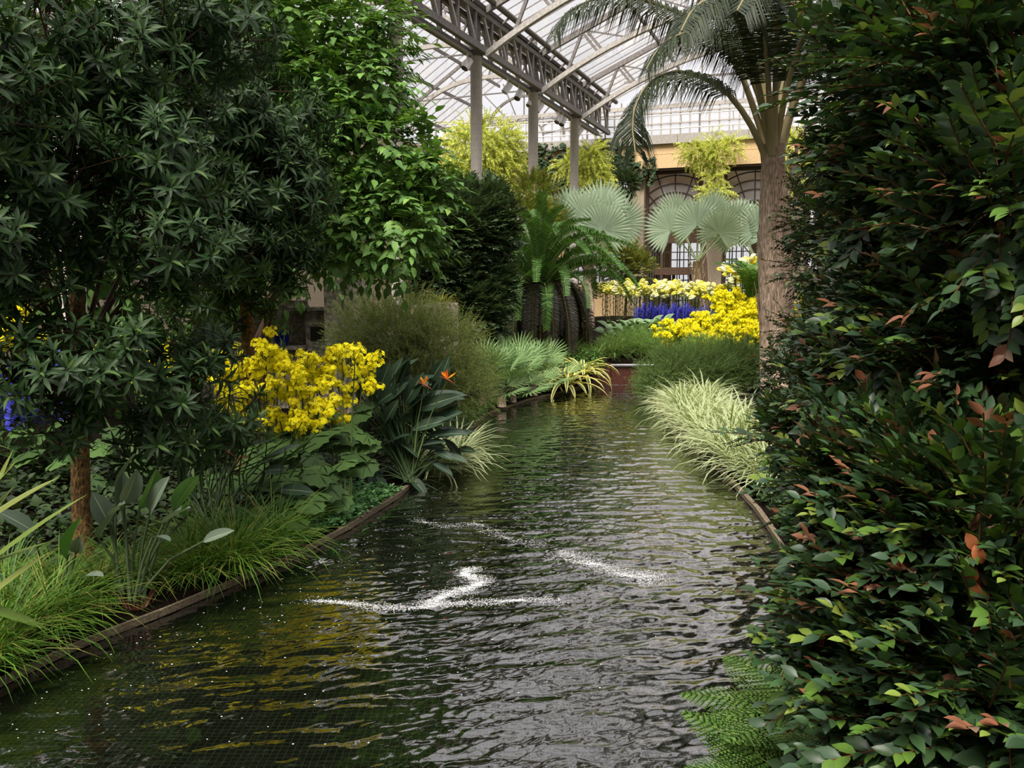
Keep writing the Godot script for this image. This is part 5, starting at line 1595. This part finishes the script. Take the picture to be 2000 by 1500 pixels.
	for i in 62:
		var b: Array = YELLOW_MASS[i % YELLOW_MASS.size()]
		var f := Vector3(b[0] + rnd(-0.5, 0.5), 0, b[2] + rnd(-0.5, 0.5))
		if i >= 52:
			f = Vector3(rnd(6.3, 7.4), 0, rnd(-21.5, -22.5))
		f.y = level(f.x, f.z)
		var top: float = clampf(b[1] + rnd(-0.15, 0.35) - f.y, 0.5, 1.6) if i < 52 else rnd(1.2, 1.7)
		var o := thing("yellow_daisy_bush", "yellow daisy bush in the bright mass beside the palm trunk" if i < 52 else "yellow daisy bush behind the palm trunk", "flower plant", Transform3D(Basis(), f), "yellow daisy bushes" if i < 52 else "yellow daisy bushes behind the trunk")
		part(o, "foliage", sm, M.leaf, Transform3D(Basis.from_scale(Vector3(1, top * 1.3, 1)), Vector3.ZERO)).set_meta("kind", "stuff")
		for k in 14:
			var a := rnd(0, TAU)
			var r := rnd(0.0, 0.42)
			part(o, "flower_head", domes[k % 2], M.petal, Transform3D(Basis(Vector3.UP, rnd(0, TAU)) * rnd(0.8, 1.15), Vector3(cos(a) * r, top - r * 0.6 - rnd(0, 0.35), sin(a) * r)))
	# variegated grass on the near right bank
	var pale: Color = srgb(220, 226, 180)
	var v := []
	for c in [srgb(86, 116, 66), srgb(98, 126, 78), srgb(76, 104, 58)]:
		v.append([[-1.0, -0.5, pale], [-0.5, 0.5, c], [0.5, 1.0, pale]])
	var vt := [tuft_mesh(120, 0.8, 0.024, 0.1, v, 1.0), tuft_mesh(120, 0.75, 0.024, 0.1, v, 1.0), tuft_mesh(120, 0.85, 0.025, 0.1, v, 1.0)]
	for i in 34:
		var z := -16.6 + 7.0 * (i % 17) / 17.0 + rnd(-0.15, 0.15)
		var x := bank(BANK_RIGHT, z) + (0.12 if i < 17 else 0.55) + rnd(-0.05, 0.25)
		var o := thing("striped_grass", "white-striped grass clump " + ("hanging over the right-side edging of the stream" if i < 17 else "in the second row under the palm trunk").replace("right-side ", ""), "grass", Transform3D(Basis(Vector3.UP, rnd(0, TAU)), Vector3(x, level(x, z), z)), "white-striped grass clumps")
		part(o, "blades", vt[i % 3], M.leaf).set_meta("kind", "stuff")
	for q in [[-0.75, -10.9], [-0.7, -11.4], [-0.95, -10.7]]:
		var o := thing("striped_grass", "white-striped grass clump behind the bird-of-paradise clump", "grass", Transform3D(Basis(), Vector3(q[0], level(q[0], q[1]), q[1])), "white-striped grass on the opposite bank")
		part(o, "blades", pick(vt), M.leaf).set_meta("kind", "stuff")


func palms() -> void:
	# cycad
	var c := thing("cycad", "big cycad with a dark skirt of old drooping fronds", "cycad", Transform3D(Basis(), Vector3(0.8, level(0.8, -23.7), -23.7)))
	part(c, "trunk", tube_mesh([Vector3.ZERO, Vector3(0, 0.8, 0), Vector3(-0.05, 1.6, 0)], [0.3, 0.27, 0.22], 12, 0.12), M.palm_bark)
	var gr := [srgb(70, 104, 48), srgb(58, 90, 42), srgb(86, 118, 60)]
	var old := [srgb(52, 43, 31), srgb(40, 36, 27), srgb(36, 40, 28)]
	var up := []
	for k in 4:
		up.append(frond([Vector3.ZERO, Vector3(0, 0.95, 0.35 + k * 0.12), Vector3(0, 1.65 - k * 0.15, 1.05 + k * 0.14), Vector3(0, 1.75 - k * 0.4, 1.95)], 0.3, 0.026, 96, 0.12, 0.0, 0.75, 0.022, gr, srgb(130, 140, 84)))
	var low := []
	for k in 3:
		low.append(frond([Vector3.ZERO, Vector3(0, 0.3 - k * 0.1, 0.85), Vector3(0, -0.25 - k * 0.25, 1.45 - k * 0.1), Vector3(0, -1.45, 1.75 - k * 0.25)], 0.24, 0.024, 84, 0.12, 0.15, 0.6, 0.022, [srgb(50, 66, 36), srgb(58, 60, 36)] if k == 0 else old, srgb(110, 96, 60)))
	for k in 132:
		var a := k * 2.39996
		var o := part(c, "frond", up[k % 4] if k < 58 else low[0 if k < 63 else 1 + k % 2], M.leaf, Transform3D(Basis(Vector3.UP, a) * Basis(Vector3.RIGHT, (0.55 - 0.034 * k) * -0.6 if k < 58 else rnd(-0.1, 0.35)), Vector3(-0.05, 1.58, 0)))
		o.scale *= rnd(0.9, 1.1)
	part(c, "cone", tube_mesh([Vector3(-0.05, 1.55, 0), Vector3(0.05, 1.7, 0.1), Vector3(0.12, 1.8, 0.15)], [0.12, 0.1, 0.02], 8), M.corten)
	# silver fan palms
	var sil := []
	for k in 3:
		sil.append(fan_leaf(32, 1.0, 2.3, 0.105, srgb(150, 172, 146), srgb(176, 194, 172), 0.2, 0.1))
	for s in [[2.4, -28.2, 3.4, "silver-green fan palm behind the cycad, touching the slim column"], [6.2, -30.2, 3.3, "silver-green fan palm standing clear in front of the arch"], [8.3, -30.6, 3.3, "silver-green fan palm half covered by the tall palm trunk"]]:
		var f := Vector3(s[0], level(s[0], s[1]), s[1])
		var o := thing("silver_fan_palm", s[3], "palm", Transform3D(Basis(), f), "silver fan palms")
		var h: float = s[2] - f.y
		part(o, "trunk", tube_mesh([Vector3.ZERO, Vector3(0, h * 0.6, 0), Vector3(0, h, 0)], [0.2, 0.19, 0.16], 12, 0.1), M.palm_bark)
		for k in 14:
			var st := tool(false)
			var a := k * 2.4
			var p := Vector3(cos(a) * 0.16, h * (0.45 + 0.04 * k), sin(a) * 0.16)
			blade(st, Transform3D(facing(Vector3(cos(a) * 0.4, 1, sin(a) * 0.4), Vector3(cos(a), 0, sin(a))), p), 0.4, 0.16, [1.0, 0.8, 0.5, 0.2], 0.1, 0.2, 0.3, halves(Color.WHITE))
			part(o, "leaf_base", done(st), M.palm_bark)
		for k in 9:
			var a := k * 2.4 + 0.9
			var up2 := lerpf(1.2, 0.5, k / 9.0)
			var d := Vector3(cos(a) * cos(up2), sin(up2), sin(a) * cos(up2))
			var tip := Vector3(0, h, 0) + d * rnd(1.25, 1.6)
			# the blades hang outward and show their faces to the light
			var leaf := part(o, "leaf", pick(sil), M.matte, Transform3D(facing((d * Vector3(0.75, 0.3, 0.3) + Vector3(0, 0.55, 0)).normalized(), (Vector3(d.x * 0.8, 0.3, d.z * 0.6 + 0.5) + around_axis() * 0.25).normalized()), tip))
			var st := tool()
			tube(st, [leaf.transform.affine_inverse() * Vector3(0, h, 0), Vector3(0, 0, 0)], [0.03, 0.018], 5, srgb(170, 184, 150))
			part(leaf, "stalk", done(st), M.leaf)
	# tall feather palm
	var q := thing("feather_palm", "tall feather palm with a fibrous tan trunk and long drooping fronds", "palm", Transform3D(Basis(), Vector3(4.99, 0.35, -17)))
	trunk(q, PALM_TRUNK, [0.27, 0.25, 0.24, 0.24, 0.2], M.palm_bark)
	for k in 26:
		var t := k / 26.0
		var a := k * 2.4
		var st := tool()
		var p := Vector3(cos(a) * 0.22, 0.7 + 3.3 * t, sin(a) * 0.22)
		blade(st, Transform3D(facing(Vector3(cos(a) * 0.17, 1, sin(a) * 0.17), Vector3(cos(a), 0, sin(a))), p), rnd(0.7, 1.1), 0.24, [1.0, 1.0, 0.85, 0.6, 0.35, 0.15], 0.0, 0.1, 0.45, halves(Color.WHITE))
		part(q, "leaf_base", done(st), M.palm_bark)
	var dk := [srgb(48, 58, 40), srgb(40, 50, 36), srgb(58, 68, 46)]
	for i in PALM_FRONDS.size():
		var line := []
		for e in PALM_FRONDS[i]:
			line.append(v3(e) - q.position)
		part(q, "frond", frond(line, 0.85, 0.024, 165, 0.34, 1.15, 0.2, 0.075, dk, srgb(150, 138, 100)), M.leaf)
	# a small palm beside the lilies
	var small := thing("young_palm", "young feather palm leaning out from behind the palm trunk over the lilies", "palm", Transform3D(Basis(), Vector3(6.5, level(6.5, -24.5), -24.5)))
	part(small, "trunk", tube_mesh([Vector3.ZERO, Vector3(0, 1.0, 0)], [0.1, 0.08], 8, 0.1), M.palm_bark)
	var sf := frond([Vector3.ZERO, Vector3(0, 0.6, 0.4), Vector3(0, 0.9, 0.9), Vector3(0, 0.8, 1.4)], 0.35, 0.03, 44, 0.2, 0.3, 0.2, 0.02, [srgb(66, 104, 44), srgb(80, 118, 54)], srgb(110, 124, 70))
	for k in 12:
		part(small, "frond", sf, M.leaf, Transform3D(Basis(Vector3.UP, k * 2.4) * Basis(Vector3.RIGHT, rnd(-0.5, 0.3)), Vector3(0, 1.0, 0)))


func right_side() -> void:
	var greens := [srgb(48, 72, 43), srgb(40, 61, 37), srgb(58, 84, 50), srgb(57, 78, 58), srgb(78, 108, 46), srgb(112, 130, 58), srgb(122, 80, 60), srgb(128, 104, 84)]
	var d := kind(OVATE, 0.074, 0.038, 0.12, -0.3, 0.28, greens, M.gloss)
	d.far = [0.15, 0.85, 1.0, 0.6, 0.0]
	var s := laurel_sprays(d, [5, 6, 7], 13, 0.24)
	for a in [["glossy_shrub", "tall glossy-leaved shrub whose upper branches arch before the palm", RIGHT_UPPER, 1500, Vector3(1.95, 0.2, -3.6), 20], ["glossy_shrub", "glossy-leaved shrub with pink young shoots next to the striped grass", RIGHT_MIDDLE, 1300, Vector3(2.3, 0.2, -4.4), 16], ["glossy_shrub", "low glossy-leaved shrub with yellow-green shoots over the ferns", RIGHT_LOWER, 1500, Vector3(1.5, 0.2, -3.0), 20]]:
		var o := thing(a[0], a[1], "shrub", Transform3D(Basis(), a[4]))
		branches(o, a[2], Vector3(0, -0.1, 0), 0.016, M.twig, 0.2)
		grow(o, d, s, shell(a[2], a[3], 0.15, 0.35, 0.8, 1.25), a[5], "twig")
	var dk := [srgb(50, 68, 44), srgb(42, 58, 38), srgb(60, 80, 52), srgb(120, 96, 50)]
	var e := kind(OVATE, 0.075, 0.04, 0.1, -0.25, 0.25, dk, M.gloss)
	e.far = [0.2, 1.0, 0.6, 0.0]
	var t := laurel_sprays(e, [3], 12, 0.26)
	var o := thing("dark_climber", "dark small-leaved climber standing right behind the palm trunk", "vine", Transform3D(Basis(), Vector3(4.3, 0.3, -12)))
	branches(o, RIGHT_FAR, Vector3(0, 0, 0), 0.03, M.twig)
	grow(o, e, t, shell(RIGHT_FAR, 2200, 0.1, 0.4), 0)
	cover("ground_cover", "dark low leaves covering the soil between shrub and striped grass", func(): return along_bank(BANK_RIGHT, -3.0, -15.0, 1, 0.05, 2.6), 8000, 0.1, [srgb(50, 74, 40), srgb(60, 84, 44), srgb(42, 60, 36)])
	ferns()
	# a hanging spray of dead leaves
	var dry := tool()
	for k in 9:
		var p := Vector3(1.33 + rnd(-0.03, 0.03), 1.52 - k * 0.028, -2.5 + rnd(-0.03, 0.03))
		blade(dry, Transform3D(facing(Vector3(rnd(-0.5, 0.5), -1, rnd(-0.3, 0.5)), Vector3(rnd(-1, 1), 0, 1)), p), 0.06, 0.04, OVATE, 0.5, -0.8, 0.5, halves(pick([srgb(150, 80, 46), srgb(124, 66, 42), srgb(168, 98, 60)])))
	var h := thing("dry_leaf_spray", "curled rust-brown dead leaves hanging in the low glossy shrub", "leaves")
	part(h, "leaves", done(dry), M.matte).set_meta("kind", "stuff")
	part(h, "stem", tube_mesh([Vector3(1.36, 1.58, -2.55), Vector3(1.33, 1.4, -2.5), Vector3(1.33, 1.27, -2.5)], [0.003, 0.003, 0.002], 4), M.twig)


func fern_mesh(long: float, sag: float) -> ArrayMesh:
	var st := tool()
	var n := 22
	var p := Vector3.ZERO
	var spine := []
	for i in n + 1:
		var t := float(i) / n
		spine.append(p)
		var a := 0.5 - sag * t
		p += Vector3(0, sin(a), cos(a)) * long / n
	tube(st, [spine[0], spine[8], spine[16], spine[n]], [0.004, 0.003, 0.002, 0.001], 4, srgb(110, 120, 60))
	for i in range(3, n):
		var t := float(i) / n
		var l := 0.19 * sin(PI * clampf(t * 0.75 + 0.25, 0, 1)) + 0.01
		var d: Vector3 = (spine[i + 1] - spine[i - 1]).normalized()
		for k in [-1, 1]:
			var s := (Vector3(k, 0, 0) + d * 0.45 + Vector3(0, -0.12, 0)).normalized()
			var up: Vector3 = s.cross(d).normalized() * k
			var c: Color = pick([srgb(92, 130, 56), srgb(78, 116, 48), srgb(108, 142, 66)])
			for j in 9:
				var q := j / 9.0
				var b: Vector3 = spine[i] + s * l * (q + 0.04)
				for m in [-1, 1]:
					st.set_color(c)
					var e: Vector3 = s.cross(up).normalized() * m
					var tip := b + (e * 0.95 + s * 0.4) * 0.021 * (1.0 - q * 0.75)
					for w in [b - s * 0.005, b + s * l * 0.08, tip]:
						st.add_vertex(w)
	return done(st)


func ferns() -> void:
	var m := [fern_mesh(0.55, 0.9), fern_mesh(0.5, 1.3), fern_mesh(0.6, 0.6)]
	for a in [[Vector3(1.15, 0.15, -3.25), "bright fern arching over the water under the glossy shrub", 9], [Vector3(1.3, 0.25, -3.65), "paler fern tucked between the shrub and the stream edge", 7]]:
		var o := thing("fern", a[1], "fern", Transform3D(Basis(), a[0]))
		for k in a[2]:
			var an := lerpf(-2.6, -0.2, float(k) / a[2]) + rnd(-0.15, 0.15)
			part(o, "frond", m[k % 3], M.leaf, Transform3D(Basis(Vector3.UP, an) * Basis(Vector3.RIGHT, rnd(-0.25, 0.1)), Vector3(0, 0.1, 0)))
